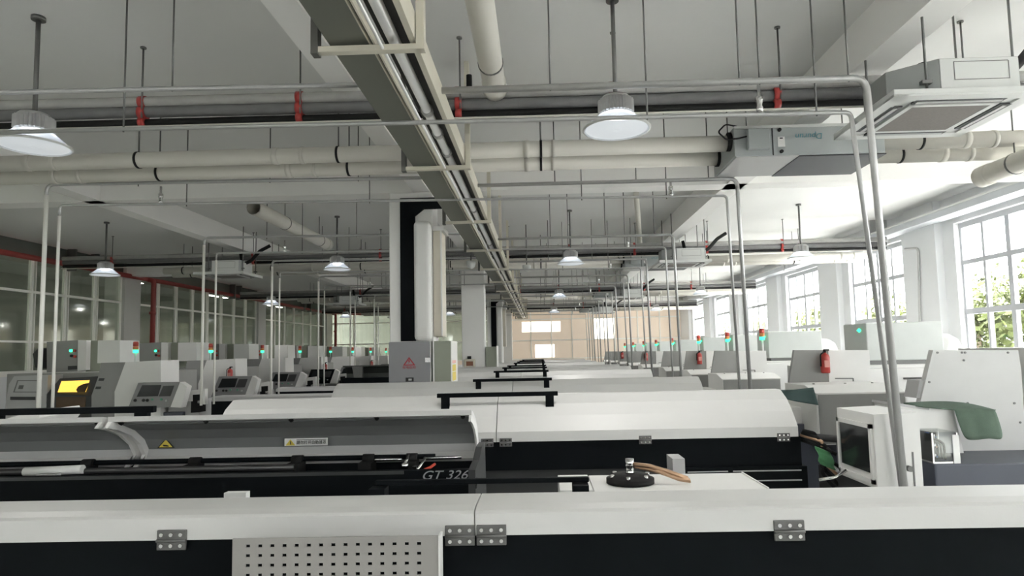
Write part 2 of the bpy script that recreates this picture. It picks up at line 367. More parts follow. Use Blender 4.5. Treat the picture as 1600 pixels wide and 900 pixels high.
# pipe bundles crossing the hall in each bay, with red clamps
ROW = 8.3
t0 = None
for k in range(4):
    lb = 'wrapped grey and black pipe bundle with red clamps, %s bundle from the camera' % ORD[k]
    if t0 is None:
        y = 5.35
        t0 = thing('pipe_bundle', (0, y, 3.7), lb, 'pipes', 'pipe bundles under the ceiling')
        MB().tube([(XL + 1.1, y, 3.905), (-4, y + .01, 3.9), (0, y, 3.885), (XR - .3, y, 3.89)], .047, 12).build('upper_pipe', WRAP, t0)
        MB().tube([(XL + 1.1, y + .02, 3.82), (-3.4, y + .02, 3.815), (0, y + .02, 3.79), (XR - .3, y + .02, 3.79)], .05, 12).build('middle_pipe', WRAP2, t0)
        MB().tube([(XL + 1.1, y + .02, 3.735), (0, y + .02, 3.705), (XR - .3, y + .02, 3.705)], .034, 10).build('lower_pipe', RUBBER, t0)
        MB().tube([(XL + 1.1, y - .05, 3.675), (0, y - .05, 3.648), (XR - .3, y - .05, 3.648)], .010, 8).build('white_conduit', PVC, t0)
        for x in (-9.3, -6.2, -3.42, -2.04, -.66, .66, 2.06, 3.6, 5.2):
            MB().tube([(x + .02, y - .04, 3.74), (x + .02, y - .04, CE)], .008, 6).lathe((x + .02, y - .04, CE), [(.025, -.012), (.025, 0)], 10).build('hanger_rod', DSTEEL, t0)
            m = MB()
            for z, r in ((3.895, .056), (3.80, .058), (3.715, .042)): m.lathe((x, y + .01, z), [(r, -.028), (r, .028)], 16, axis=Matrix.Rotation(PI / 2, 3, 'Y'))
            m.build('pipe_clamp', RED, t0)
        index_kids()
    else: dup(t0, (0, ROW * k, 0), lb)

# twin ducts
def duct(x0, x1, y, z, label, r=.082):
    t = thing('air_duct', ((x0 + x1) / 2, y, z - r), label, 'duct', 'white round ducts')
    MB().tube([(x0, y, z), (x1, y, z - .0)], r, 20).build('duct_tube', PVC, t)
    for x in [x0 + .9 + 2.6 * i for i in range(int((x1 - x0) / 2.6) + 1)]:
        if x < x1: MB().lathe((x, y, z), [(r + .006, -.03), (r + .006, .03)], 20, axis=Matrix.Rotation(PI / 2, 3, 'Y')).build('duct_joint', PVC, t)
        if x < x1 - .3: MB().lathe((x + .28, y, z), [(r + .006, -.02), (r + .006, .02)], 20, axis=Matrix.Rotation(PI / 2, 3, 'Y')).build('duct_joint', PVC, t)
    for x in [x0 + .45 + 2.1 * i for i in range(int((x1 - x0 - .4) / 2.1) + 1)]:
        MB().lathe((x, y, z), [(r + .006, -.012), (r + .006, .012)], 20, axis=Matrix.Rotation(PI / 2, 3, 'Y')).build('strap', RUBBER, t)
        MB().tube([(x, y, z + r), (x, y, CE)], .008, 6).build('hanger_rod', DSTEEL, t)
    return t
for k in range(4):
    dy = ROW * k; z = 3.735
    duct(-8.8, 1.955, 6.45 + dy, z, 'nearer of twin white ducts left of a ventilator, %s pair from the camera' % ORD[k])
    duct(-8.8, 1.955, 6.82 + dy, z - .035, 'farther of twin white ducts left of a ventilator, %s pair from the camera' % ORD[k])
    duct(3.45, XR - .1, 6.45 + dy, z - .03, 'nearer of twin white ducts by the windows, %s pair from the camera' % ORD[k])
    duct(3.45, XR - .1, 6.82 + dy, z - .06, 'farther of twin white ducts by the windows, %s pair from the camera' % ORD[k])

# ventilator boxes
def ventilator(y, label):
    t = thing('ventilator_box', (2.7, y, 3.54), label, 'ventilator', 'suspended ventilators')
    z0, z1 = 3.545, 3.84; y1 = y + .75
    B(1.97, 3.45, y, y1, z0, z1, .006).build('casing', UNITG, t)
    B(1.97, 3.46, y - .012, y, z1 - .02, z1 + .008).build('top_flange', ACW, t)
    B(2.09, 2.30, y - .07, y, 3.60, 3.80, .008).build('control_box', UNITG, t)
    B(2.345, 2.355, y - .006, y, z0, z1 - .02).build('panel_seam', CHAR, t)
    B(1.99, 2.61, y + .01, y1 - .01, z0 - .006, z0).build('bottom_panel', LGREY, t)
    MB().ext([(2.61, y + .02, z0 - .012), (3.47, y + .02, z0 - .012), (3.47, y1, z0 - .012), (2.60, y1, z0 - .012)], (0, 0, .012)).build('bottom_panel', mat('slate_panel', (.036, .039, .044), .55), t)
    l = B(2.40, 2.47, y - .004, y, 3.63, 3.73).build('label', STICK, t); B(2.42, 2.45, y - .006, y - .004, 3.71, 3.722).build('print', INK, l)
    MB().lathe((2.42, y - .01, 3.80), [(.018, -.01), (.018, .01)], 10, axis=Matrix.Rotation(PI / 2, 3, 'X')).lathe((2.43, y - .01, 3.58), [(.018, -.01), (.018, .01)], 10, axis=Matrix.Rotation(PI / 2, 3, 'X')).build('screw_plug', RUBBER, t)
    text('lettering', 'Dpurun', .082, TEAL, t, (2.71, y - .004, 3.73), (PI / 2, PI, 0), 1.05, .15)
    for yy in (y + .13, y + .55):
        MB().lathe((1.96, yy, 3.735 if yy < y + .3 else 3.70), [(.095, -.02), (.095, .02)], 20, axis=Matrix.Rotation(PI / 2, 3, 'Y')).build('duct_collar', RUBBER, t)
    MB().tube([(2.10, y - .02, 3.74), (2.0, y - .05, 3.71), (1.88, y - .05, 3.70), (1.80, y - .05, 3.78), (1.88, y - .04, 3.86), (2.0, y, 3.85)], .008, 6, bend=.03).build('cable', RUBBER, t)
    for x in (2.12, 3.38):
        for yy in (y + .06, y1 - .06): MB().tube([(x, yy, z1), (x, yy, CE)], .007, 6).build('hanger_rod', DSTEEL, t)
    return t
v0 = ventilator(6.27, 'grey suspended ventilator box with teal lettering, nearest one, behind the steel poles'); index_kids()
for k in range(1, 4): dup(v0, (0, ROW * k, 0), 'grey suspended ventilator box between white ducts, %s from the camera' % ORD[k])

# cassette air conditioners
def cassette(x0, y0, label):
    W, Dp = 1.04, .92; x1, y1 = x0 + W, y0 + Dp; z = 3.37
    t = thing('ceiling_cassette', ((x0 + x1) / 2, (y0 + y1) / 2, z), label, 'air conditioner', 'cassette air conditioners')
    p = MB(); p.box(x0, x1, y0, y1, z + .012, z + .055, .008)
    p.box(x0, x1, y0, y0 + .10, z, z + .014).box(x0, x1, y1 - .10, y1, z, z + .014).box(x0, x0 + .10, y0, y1, z, z + .014).box(x1 - .10, x1, y0, y1, z, z + .014)
    p.build('fascia', ACW, t)
    B(x0 + .24, x1 - .24, y0 + .20, y1 - .20, z - .004, z + .012).build('intake_grille', GRILLE, t)
    fr = MB()
    for a, b, c, d in ((x0 + .2, x1 - .2, y0 + .165, y0 + .20), (x0 + .2, x1 - .2, y1 - .20, y1 - .165), (x0 + .2, x0 + .24, y0 + .165, y1 - .165), (x1 - .24, x1 - .2, y0 + .165, y1 - .165)): fr.box(a, b, c, d, z - .006, z + .014)
    fr.build('grille_frame', ACW, t)
    for a, b, c, d in ((x0 + .2, x1 - .2, y0 + .085, y0 + .15), (x0 + .2, x1 - .2, y1 - .15, y1 - .085), (x0 + .085, x0 + .17, y0 + .2, y1 - .2), (x1 - .17, x1 - .085, y0 + .2, y1 - .2)):
        s = B(a, b, c, d, z - .002, z + .01).build('air_slot', CHAR, t)
        if b - a > d - c: B(a + .02, b - .02, (c + d) / 2 - .012, (c + d) / 2 + .012, z - .008, z - .002).build('flap', LGREY, s)
        else: B((a + b) / 2 - .015, (a + b) / 2 + .015, c + .02, d - .02, z - .008, z - .002).build('flap', LGREY, s)
    i, ch = .10, .26; a, b, c, d = x0 + i, x1 - i, y0 + .06, y1 - .06
    MB().ext([(a + ch, c, z + .055), (b - .03, c, z + .055), (b, c + .03, z + .055), (b, d - ch, z + .055), (b - ch, d, z + .055), (a + ch, d, z + .055), (a, d - ch, z + .055), (a, c + ch * .8, z + .055)], (0, 0, .235)).build('casing', ACS, t)
    B(a + ch + .005, b - .03, c - .006, c, z + .06, z + .285).build('front_plate', ACW, t)
    pl = MB(); u0, u1, w0, w1 = a + ch + .10, b - .10, z + .13, z + .26
    for q in ((u0, u1, w0, w0 + .004), (u0, u1, w1, w1 + .004), (u0, u0 + .004, w0, w1), (u1, u1 + .004, w0, w1)): pl.box(q[0], q[1], c - .009, c - .006, q[2], q[3])
    pl.build('access_seam', DSTEEL, t)
    for x, y in ((a + .18, c + .02), (b + .015, c + .1), (a + .12, d - .1), (b + .015, d - .1)):
        MB().tube([(x, y, z + .08), (x, y, CE)], .009, 6).box(x - .04, x + .03, y - .02, y + .02, z + .115, z + .14).build('hanger_rod', DSTEEL, t)
    MB().tube([(b - .02, y0 + .3, z + .24), (b + .12, y0 + .3, z + .30), (b + .3, y0 + .3, z + .5), (b + .5, y0 + .35, z + .62)], .035, 10, bend=.06).build('refrigerant_pipe', RUBBER, t)
    MB().tube([(b - .25, y1 - .2, z + .28), (b - .3, y1 - .2, z + .55)], .035, 10).build('drain_pipe', RUBBER, t)
    B(b - .002, b + .03, c + .1, c + .5, z + .06, z + .25).build('terminal_cover', ACW, t)
    return t
c0 = cassette(2.5, 4.39, 'large white cassette air conditioner nearest the camera, beside the two tall steel poles'); index_kids()
for k in range(1, 4): dup(c0, (-.1, ROW * k, 0), 'white cassette air conditioner over the right machines, %s from the camera' % ORD[k])
for k in range(4): dup(c0, (-9.55, ROW * k + .1, 0), 'white cassette air conditioner over the left machines, %s from the camera' % ORD[k])

# ducts running along the hall, open ended
def longduct(x, y0, y1, z, r, label):
    t = thing('ceiling_duct', (x, (y0 + y1) / 2, z - r), label, 'duct')
    MB().tube([(x, y0, z), (x, y1, z)], r, 20, cap=False).tube([(x, y1, z), (x, y0, z)], r - .012, 20, cap=False).build('duct_tube', PVC, t, )
    for y in (y0 + (y1 - y0) * .35, y1 - .5):
        MB().lathe((x, y, z), [(r + .006, -.01), (r + .006, .01)], 20, axis=Matrix.Rotation(PI / 2, 3, 'X')).build('strap', DSTEEL, t)
        MB().tube([(x, y, z + r), (x, y, CE)], .008, 6).build('hanger_rod', DSTEEL, t)
    MB().lathe((x, y1 - .08, z), [(r + .008, -.08), (r + .008, .08)], 20, axis=Matrix.Rotation(PI / 2, 3, 'X')).build('end_collar', PVC, t)
longduct(-.335, .8, 5.25, 3.87, .093, 'white open-ended duct pointing down the hall beside the cable tray, nearest the camera')
longduct(-4.25, 9.36, 12.7, 3.9, .11, 'white duct slanting toward the left ceiling lamps, behind the first cross beam')
longduct(4.8, 1.0, 6.9, 3.43, .105, 'white open-ended duct at the right edge, beyond the air conditioner')
q = [(1417, 396), (1440, 381), (1452, 386), (1462, 506)]
tag(MB().tube([Vector((7.53, P(x, y, 12.4).y, P(x, y, 12.4).z)) for x, y in q], .02, 8).build('wall_conduit', LGREY), 'thin grey conduit on the white pier between the nearest right windows', 'conduit') if False else None
tag(MB().tube([(7.53, 12.9, 1.6), (7.53, 12.75, 3.55), (7.53, 13.2, 3.6)], .022, 8, bend=.1).build('wall_conduit', LGREY), 'thin grey conduit on the white pier between the nearest right windows', 'conduit')
p = P(733, 126, 5.6)
tag(MB().tube([(p.x, 5.6, 3.72), (p.x, 5.6, p.z + .05)], .026, 10).build('pipe_stub', RUBBER), 'short black pipe stub standing behind the pipe bundle, right of the cable tray', 'pipe')
tag(MB().tube([P(994, 302, 10.9), P(1001, 392, 14.6)], .05, 12).build('drop_pipe', PVC), 'slanting white pipe leading down to the second ventilator box', 'pipe')

# galvanised air lines: pole, horizontal run, pole
def airline(pts, r, rods, label, bend=.09, valve=None, pale=False):
    t = thing('air_line', pts[0], label, 'pipe', 'galvanised air lines')
    if pale:                                  # steel upright coloured pale below the bend, painting the light on it
        a, b = Vector(pts[0]), Vector(pts[1]); q = b + (a - b).normalized() * .12
        MB().tube([a, q], r * 1.12, 10).build('pole', WFRAME, t); MB().tube([q] + pts[1:], r, 10, bend=bend).build('pipe', GALV, t)
    else: MB().tube(pts, r, 10, bend=bend).build('pipe', GALV, t)
    for x, y, z in rods: MB().tube([(x, y, z - .03), (x, y, CE)], .0065, 6).build('hanger_rod', DSTEEL, t)
    for x, y, z in (valve or []): MB().lathe((x, y, z), [(.02, 0), (.028, .02), (.018, .05), (.026, .08), (.026, .11), (.012, .12), (.012, .2)], 12).build('valve', CHROME, t)
    return t
airline([(-7, 4.4, 3.63), (-1.16, 4.4, 3.575)], .018, [(-2.6, 4.4, 3.6), (-4.6, 4.4, 3.6)], 'steel pipe under the ceiling ending at the left edge of the cable tray')
airline([(-.66, 4.4, 3.515), (2.32, 4.4, 3.515), (2.40, 4.4, .55)], .024, [(.11, 4.4, 3.52), (1.44, 4.4, 3.52), (1.58, 4.4, 3.52), (2.2, 4.4, 3.52)], 'thick steel pipe bending down into the thicker tall pole by the nearest air conditioner', .1)
airline([(-7, 4.48, 3.355), (2.24, 4.48, 3.30), (2.43, 4.48, .55)], .016, [(-3.0, 4.48, 3.34), (.8, 4.48, 3.32), (2.0, 4.48, 3.31)], 'thin steel pipe bending down into the thinner tall pole by the nearest air conditioner', .05, [(1.6, 4.48, 3.32)])
rows_air = [(7.0, 7.1), (10.4, 10.65), (13.1, 13.3), (15.9, 16.1), (18.6, 18.8), (21.3, 21.5), (24.0, 24.2), (26.7, 26.9), (29.4, 29.6)]
for k, (ya, yb) in enumerate(rows_air):
    s = ORD[k]
    airline([(-5.55, ya, .9), (-5.55, ya, 3.66), (-1.2, ya, 3.62)], .02, [(-4.5, ya, 3.64), (-3, ya, 3.64), (-2.0, ya, 3.63)], 'left pale pole with a steel pipe to the cable tray, %s row from camera' % s, pale=True)
    airline([(-.66, ya, 3.515), (2.21, ya, 3.515), (2.25, ya, .9)], .021, [(.2, ya, 3.53), (1.1, ya, 3.53), (1.9, ya, 3.53)], 'right steel pole with a pipe from the cable tray, %s pole row from the camera' % s)
    airline([(-5.47, yb, .9), (-5.47, yb, 3.44), (2.12, yb, 3.35), (2.17, yb, .9)], .015, [(-4.0, yb, 3.42), (-1.9, yb, 3.4), (.5, yb, 3.37), (1.45, yb, 3.36)], 'thin steel pipe passing under the cable tray, dropping at both ends, %s from the camera' % s, .05, [(-4.3, yb, 3.43), (1.5, yb, 3.36)], True)
# right wall trunking
t = thing('wall_trunking', (7.5, 16, 3.9), 'pale grey cable trunking along the top of the right windows', 'cable tray')
B(7.28, 7.6, YB, 34.5, 3.93, 4.06, .005).build('channel', mat('pale_trunking', (.46, .48, .51), .5), t)
B(7.27, 7.29, YB, 34.5, 4.05, 4.085).build('lip', ACW, t)  # white strip paints the highlight along the top of the trunking
for y in (4.0, 9.0, 14.0, 19, 24, 29): B(7.26, 7.63, y, y + .06, 3.9, CE).build('hanger', LGREY, t)
# red fire main on left wall
t = thing('fire_main', (-11.3, 17, 2), 'red fire pipe along the top of the glazed wall with drops at the columns', 'pipe')
MB().tube([(-11.28, 1, 4.0), (-11.28, 33.6, 3.96), (-9.5, 34.6, 3.9)], .062, 12, bend=.3).build('main_pipe', REDDK, t)
for y in (18.1, 34.5):
    MB().tube([(-11.28, y, 3.97), (-11.1, y, 3.93), (-11.12, y, .4)], .07, 10, bend=.1).build('drop_pipe', REDDK, t)
    for z in (3.0, 2.1): MB().lathe((-11.12, y, z), [(.09, -.04), (.09, .04)], 12).build('flange', REDDK, t)
for y in (15.1, 15.9, 16.2, 23.2, 23.7, 30.2, 31.0):
    B(-11.38, -11.18, y - .03, y + .03, 3.84, CE).build('bracket', DSTEEL, t)
# dome camera and detectors
for (px, py, d, lb) in ((736, 412, 12.4, 'small white dome detector under the cable tray'), (823, 418, 13.5, 'small white speaker on a pipe near the cable tray end')):
    p = P(px, py, d)
    t = thing('ceiling_detector', p, lb, 'detector')
    MB().lathe(p, [(.02, -.1), (.07, -.07), (.09, 0), (.09, .05)], 16).build('housing', ACW, t)
    MB().tube([p + Vector((0, 0, .05)), (p.x, p.y, CE)], .012, 6).build('rod', DSTEEL, t)


# ------------------------------------------------------------------ column fittings
for k, y in ((0, 9.0), (2, 25.6)):
    w = 'first' if k == 0 else 'third'
    t = thing('cable_duct', (-1.85, y - .05, 1.2), 'black angled cable duct on the face of the %s centre column' % w, 'cable duct')
    zb = 1.84 if k == 0 else 0
    MB().py([(-1.96, zb), (-1.75, zb), (-1.75, 3.62), (-1.62, 3.72), (-1.30, 3.72), (-1.30, 3.88), (-1.96, 3.88)], y - .053, y - .003).build('duct', BLACK, t)
    t = thing('boxed_pipe', (-1.63, y - .1, 1.0), 'white boxed pipe with rounded top beside the black duct of the %s centre column' % w, 'pipe')
    B(-1.745, -1.505, y - .2, y - .002, zb, 3.52, .06, 4).build('pipe_casing', WHITE2, t)
    t = thing('pipe_casing', (-1.43, y + .1, 1.0), 'cream boarded casing at the right side of the %s centre column' % w, 'casing')
    B(-1.496, -1.38, y - .02, y + .4, 1.9, 3.40).build('board', CREAM, t); B(-1.392, -1.372, y - .035, y - .02, 1.9, 3.40).box(-1.496, -1.34, y - .06, y + .42, 3.40, 3.46).build('edge_strip', WHITE2, t)
t = thing('distribution_cabinet', (-1.77, 8.7, .6), 'grey electrical cabinet with a red warning triangle in front of the first column', 'cabinet')
yb = 8.76
B(-2.085, -1.505, yb + .02, 8.985, 0, 1.835, .004).build('casing', WHITE2, t)
B(-2.085, -1.52, yb, yb + .02, .05, 1.83, .004).build('door', mat('cabinet_grey', (.25, .25, .265), .5), t)
cx, cz = (639 - 845) * yb / 1000, 1.565
tr = MB()
pts = [(cx - .085, cz - .06), (cx + .085, cz - .06), (cx, cz + .055)]; ins = [(cx - .056, cz - .047), (cx + .056, cz - .047), (cx, cz + .031)]
for i in range(3): j = (i + 1) % 3; tr.py([pts[i], pts[j], ins[j], ins[i]], yb - .004, yb)
tr.py([(cx - .004, cz + .022), (cx + .012, cz + .022), (cx + .003, cz), (cx + .016, cz), (cx - .012, cz - .04), (cx - .001, cz - .008), (cx - .016, cz - .008)], yb - .004, yb)
tr.build('warning_triangle', REDINK, t)
text('warning_text', '有电危险', .043, REDINK, t, (cx, yb - .004, cz - .09), (PI / 2, 0, 0), 1.1)
l = B(cx - .05, cx + .06, yb - .004, yb, 1.285, 1.34).build('badge', INK, t); B(cx - .01, cx + .035, yb - .006, yb - .004, 1.30, 1.325).build('badge_mark', LGREY, l)
MB().box((664 - 845) * yb / 1000, (672 - 845) * yb / 1000, yb - .015, yb, 1.54, 1.61, .004).build('lock', CHROME, t)
t = thing('junction_cabinet', (-1.32, 8.9, .6), 'narrow sage-grey cabinet with yellow stickers right of the first column', 'cabinet')
B(-1.475, -1.235, 8.78, 9.4, 0, 1.83).build('casing', mat('sage_paint', (.27, .29, .235), .5), t)
B(-1.235, -1.225, 8.78, 9.4, .5, 1.83).build('side_panel', WHITE2, t); B(-1.48, -1.462, 8.765, 8.78, .5, 1.835).build('edge_strip', WHITE2, t)  # white side and sage front paint the lit and shaded faces
for z0, z1, m in ((1.28, 1.40, YEL), (1.41, 1.50, YEL), (1.52, 1.56, mat('pink_sticker', (.7, .35, .3), .5))): B(-1.225, -1.221, 8.86, 9.2, z0, z1).build('warning_sticker', m, t)
t = thing('alarm_box', (-1.9, 17.2, 1.3), 'small beige alarm box with orange display on the second centre column', 'alarm')
B(-2.08, -1.77, 17.25, 17.298, 1.28, 1.50, .02).build('casing', CREAM, t); B(-2.01, -1.83, 17.24, 17.25, 1.32, 1.44).build('display', mat('rust_display', (.25, .09, .04), .3), t); B(-1.98, -1.88, 17.255, 17.298, 1.5, 1.58).build('siren', RUBBER, t)
t = thing('column_cabinet', (-1.4, 17.3, .5), 'sage-grey cabinet standing right of the second centre column', 'cabinet')
B(-1.48, -1.2, 17.26, 17.8, .3, 1.82).build('casing', MATS['sage_paint'], t); B(-1.198, -1.18, 17.25, 17.82, .3, 1.84).build('edge_strip', WHITE2, t)

# ------------------------------------------------------------------ bar feeders
FX0, FX1 = -2.7, 2.05
PROF = [(0, .93), (0, 1.01), (.10, 1.125), (.20, 1.215), (.34, 1.285), (.46, 1.285), (.54, 1.24), (.62, 1.05), (.62, .93)]
def hinge(x, y, z, t):
    h = B(x - .05, x + .05, y - .008, y + .002, z - .004, z + .03, .002).box(x - .05, x + .05, y - .008, y + .002, z - .036, z - .006, .002)
    h.tube([(x - .05, y - .008, z - .005), (x + .05, y - .008, z - .005)], .006, 8); hh = h.build('hinge', DSTEEL, t)
    m = MB()
    for i in (-1, 0, 1):
        for zz in (.015, -.021): m.lathe((x + i * .033, y - .010, z + zz), [(.0065, -.003), (.0065, .003)], 8, axis=Matrix.Rotation(PI / 2, 3, 'X'))
    m.build('screws', CHROME, hh)
def handle(x0, x1, y, z, zl, t):
    h = B(x0, x1, y - .018, y + .018, z - .018, z + .018, .004).build('handle', BLACK, t)
    for x in (x0 + .07, x1 - .07): B(x - .035, x + .035, y - .02, y + .02, zl, z - .015).build('handle_foot', BLACK, h)
def feeder(y0, seam, label):
    t = thing('bar_feeder', ((FX0 + FX1) / 2, y0 + .3, 0), label, 'bar feeder', 'closed bar feeders in rows')
    for a, b in ((FX0, seam - .003), (seam + .003, FX1)):
        MB().px([(y0 + y, z) for y, z in PROF], a, b).build('lid', WHITE, t)
    B(FX0 + .02, FX1 + .02, y0 + .012, y0 + .60, .70, .928).build('body', BLACK, t)
    B(FX0 + .1, FX1, y0 + .06, y0 + .58, .45, .70).build('under_body', CHAR, t)
    for a, b in ((1.05, 2.1), (-2.6, -1.6)):
        c = B(a, b, y0 - .02, y0 + .6, .0, .70, .004).build('base_cabinet', BLACK, t)
        m = MB()
        for z in (.665, .588, .51, .43, .35, .27): m.box(a + .1, a + .42, y0 - .025, y0 - .019, z, z + .009).box(a + .46, b - .05, y0 - .025, y0 - .019, z, z + .009)
        m.build('louvre', LGREY, c)
    for x in (seam - .075, seam + .075, seam + 1.2, FX1 - .12, seam - 1.2, FX0 + .12): hinge(x, y0, .93, t)
    handle(seam - .51, seam + .51, y0 + .19, 1.30, 1.19, t)
    return t
ROWS = [5.25, 8.12, 11.75, 14.45, 16.62, 20.6, 23.4, 26.1, 29.7]
f0 = feeder(ROWS[0], -.375, 'long white-lidded bar feeder right behind the opened one'); index_kids()
for k in range(1, len(ROWS)): dup(f0, (0, ROWS[k] - ROWS[0], 0), 'long white-lidded bar feeder, %s of the closed row going away from the open one' % ORD[k])
# nearest feeder
t = thing('bar_feeder', (-.3, 2.4, 0), 'white-lidded bar feeder across the bottom, nearest the camera, behind the perforated panel', 'bar feeder')
fp = [(2.2, 1.04), (2.2, 1.112), (2.212, 1.12), (2.27, 1.1255), (2.46, 1.1225), (2.53, 1.09), (2.56, 1.0)]
for a, b in ((FX0, -.238), (-.234, FX1)): MB().px(fp, a, b).build('lid', WHITE, t)
B(FX0, FX1 + .02, 2.21, 2.56, .82, 1.038).build('body', BLACK, t)
B(FX0, FX1, 2.25, 2.56, .3, .82).build('under_body', CHAR, t); B(FX0 + .1, -1.2, 2.23, 2.55, 0, .3).build('foot', BLACK, t); B(.9, FX1 - .1, 2.23, 2.55, 0, .3).build('foot', BLACK, t)
for px in (265, 710, 758, 1208): hinge((px - 845) * 2.2 / 1000 + .012, 2.2, 1.045, t)
h = B((586 - 845) * .0026, (914 - 845) * .0026, 2.585, 2.61, 1.132, 1.152, .004).build('handle', BLACK, t)
for px in (594, 900): B((px - 12 - 845) * .0026, (px + 12 - 845) * .0026, 2.53, 2.6, 1.07, 1.13).build('handle_foot', BLACK, h)
# perforated panel
t = thing('perforated_panel', (-.69, 2.09, 0), 'off-white perforated steel panel standing against the nearest bar feeder', 'panel')
d = 2.08; x0, x1 = (366 - 847) * d / 1000, (684 - 847) * d / 1000; zt = 1.075
pm = MB(); gx = [x0]; pit = 18.86 * d / 1000; hw = .0068; xs = x0 + (390 - 366) * d / 1000
for i in range(15): gx += [xs + i * pit - hw, xs + i * pit + hw]
gx.append(x1); gz = [zt]; pz = .0302; zs = zt - .024
nz = 33
for i in range(nz): gz += [zs - i * pz + hw * .72, zs - i * pz - hw * .72]
gz.append(.04)
def grid(y):
    return [[pm.bm.verts.new((x, y, z)) for x in gx] for z in gz]
ga, gb = grid(d), grid(d + .005)
for j in range(len(gz) - 1):
    for i in range(len(gx) - 1):
        hole = i % 2 == 1 and j % 2 == 1
        if not hole:
            pm._face([ga[j][i], ga[j][i + 1], ga[j + 1][i + 1], ga[j + 1][i]]); pm._face([gb[j][i], gb[j + 1][i], gb[j + 1][i + 1], gb[j][i + 1]])
        else:
            for (a, b, c, e) in ((j, i, j, i + 1), (j, i + 1, j + 1, i + 1), (j + 1, i + 1, j + 1, i), (j + 1, i, j, i)): pm._face([ga[a][b], gb[a][b], gb[c][e], ga[c][e]])
n, q = len(gx) - 1, len(gz) - 1
for i in range(n): pm._face([ga[0][i], gb[0][i], gb[0][i + 1], ga[0][i + 1]]); pm._face([ga[q][i], ga[q][i + 1], gb[q][i + 1], gb[q][i]])
for j in range(q): pm._face([ga[j][0], ga[j + 1][0], gb[j + 1][0], gb[j][0]]); pm._face([ga[j][n], gb[j][n], gb[j + 1][n], ga[j + 1][n]])
pm.build('sheet', mat('panel_off_white', (.31, .30, .285), .55, bump=.1), t)
B(x1, x1 + .006, d - .004, d + .05, .0, zt).build('edge_flange', WHITE2, t); B(x0, x0 + .1, d + .005, d + .10, 0, .04).box(x1 - .1, x1, d + .005, d + .10, 0, .04).build('foot', DSTEEL, t)

# opened feeder
t = thing('bar_feeder', (-2.4, 3.6, 0), 'black bar feeder with raised lids showing the grey inside, GT 326 on its front', 'bar feeder')
XE = -.375; XS = -2.33; XW = -4.7
inner = [(3.42, 1.325), (3.50, 1.308), (3.62, 1.262), (3.71, 1.20), (3.755, 1.135), (3.735, 1.092), (3.66, 1.062)]
outer = [(3.67, 1.045), (3.77, 1.085), (3.785, 1.14), (3.735, 1.22), (3.635, 1.285), (3.50, 1.338), (3.42, 1.352)]
for a, b, nm in ((XS, XE, 'r'), (XW, XS - .03, 'l')):
    lid = MB().px(inner + outer, a, b).build('lid', WHITE, t)
    off = lambda pr, e: [(y - e, z - e * .6) for y, z in pr]
    shade_pts = inner[1:5]
    MB().px(shade_pts + [(y - .004, z - .006) for y, z in shade_pts[::-1]], a + .02, b - .02).build('lid_liner', LIDSHADE, lid)  # darker grey paints the shade on the lid's downturned upper inside
    band = inner[4:6]
    MB().px(band + [(y - .005, z - .001) for y, z in band[::-1]], a + .02, b - .02).build('lid_band', LGREY, lid)
    for x in [a + .05 + i * (b - a - .1) / 4 for i in range(5)]: MB().lathe((x, 3.455, 1.315), [(.012, -.008), (.012, .008)], 8, axis=Matrix.Rotation(PI / 3, 3, 'X')).build('rubber_stop', RUBBER, lid)
    for xx in ((a, a + .025), (b - .012, b)) if nm == 'r' else ((b - .02, b),):
        fl = [(y - .035, z - .03) for y, z in inner]
        MB().px(inner + fl[::-1], xx[0], xx[1]).build('lid_end_rib', WHITE2, lid)
handle(-3.13, -2.16, 3.56, 1.378, 1.318, t)
MB().px([(3.25, 1.07), (3.25, .62), (3.85, .62), (3.85, 1.05), (3.68, 1.05), (3.66, .99), (3.32, .99), (3.30, 1.07)], XW, XE).build('body', BLACK, t)
MB().px([(3.22, .70), (3.24, 1.07), (3.45, 1.085), (3.62, 1.13), (3.80, 1.13), (3.87, .70)], XE, XE + .035).build('end_plate', CHAR, t)
B(XE + .036, XE + .04, 3.235, 3.275, .98, 1.03).build('end_bolt', CHROME, t)
B(XW, XE, 3.3, 3.8, .42, .62).build('under_body', CHAR, t); B(-1.6, -.5, 3.28, 3.82, 0, .42).build('base_cabinet', BLACK, t); B(-4.2, -3.1, 3.28, 3.82, 0, .42).build('base_cabinet', BLACK, t)
B(XW, -.7, 3.243, 3.25, 1.055, 1.072).build('front_lip', CHAR, t)
text('model_lettering', 'GT 326', .062, TEXTS, t, (-.497, 3.242, 1.046), (PI / 2, 0, 0), 1.2, .35)
MB().tube([(XW, 3.50, 1.055), (-1.35, 3.50, 1.055)], .016, 10).build('push_rod', mat('grey_bar', (.07, .07, .07), .35, .5), t)
MB().tube([(XW, 3.60, 1.08), (-.6, 3.60, 1.085)], .014, 10).build('guide_rail', BLACK, t)
MB().tube([(-1.0, 3.58, 1.075), (-.78, 3.58, 1.075)], .009, 8).tube([(-.66, 3.58, 1.078), (-.45, 3.58, 1.08)], .009, 8).build('bright_bar', CHROME, t)
for px in (127, 298, 460, 572, 640):
    x = (px - 845) * .00355
    MB().lathe((x, 3.59, 1.08), [(.026, -.03), (.026, .03)], 12, axis=Matrix.Rotation(PI / 2, 3, 'Y')).box(x - .035, x + .035, 3.5, 3.62, 1.0, 1.07).build('rod_clamp', RUBBER, t)
MB().tube([(-2.82, 3.48, 1.06), (-2.50, 3.48, 1.068)], .024, 14).build('white_sleeve', STICK, t)
B(-2.66, -2.56, 3.36, 3.40, 1.045, 1.066).build('clip', LGREY, t)
MB().lathe((-.74, 3.46, 1.06), [(.0001, -.022), (.02, -.012), (.02, .012), (.0001, .022)], 10).tube([(-.735, 3.46, 1.08), (-.735, 3.55, 1.1)], .008, 6).build('lever_knob', CHROME, t)
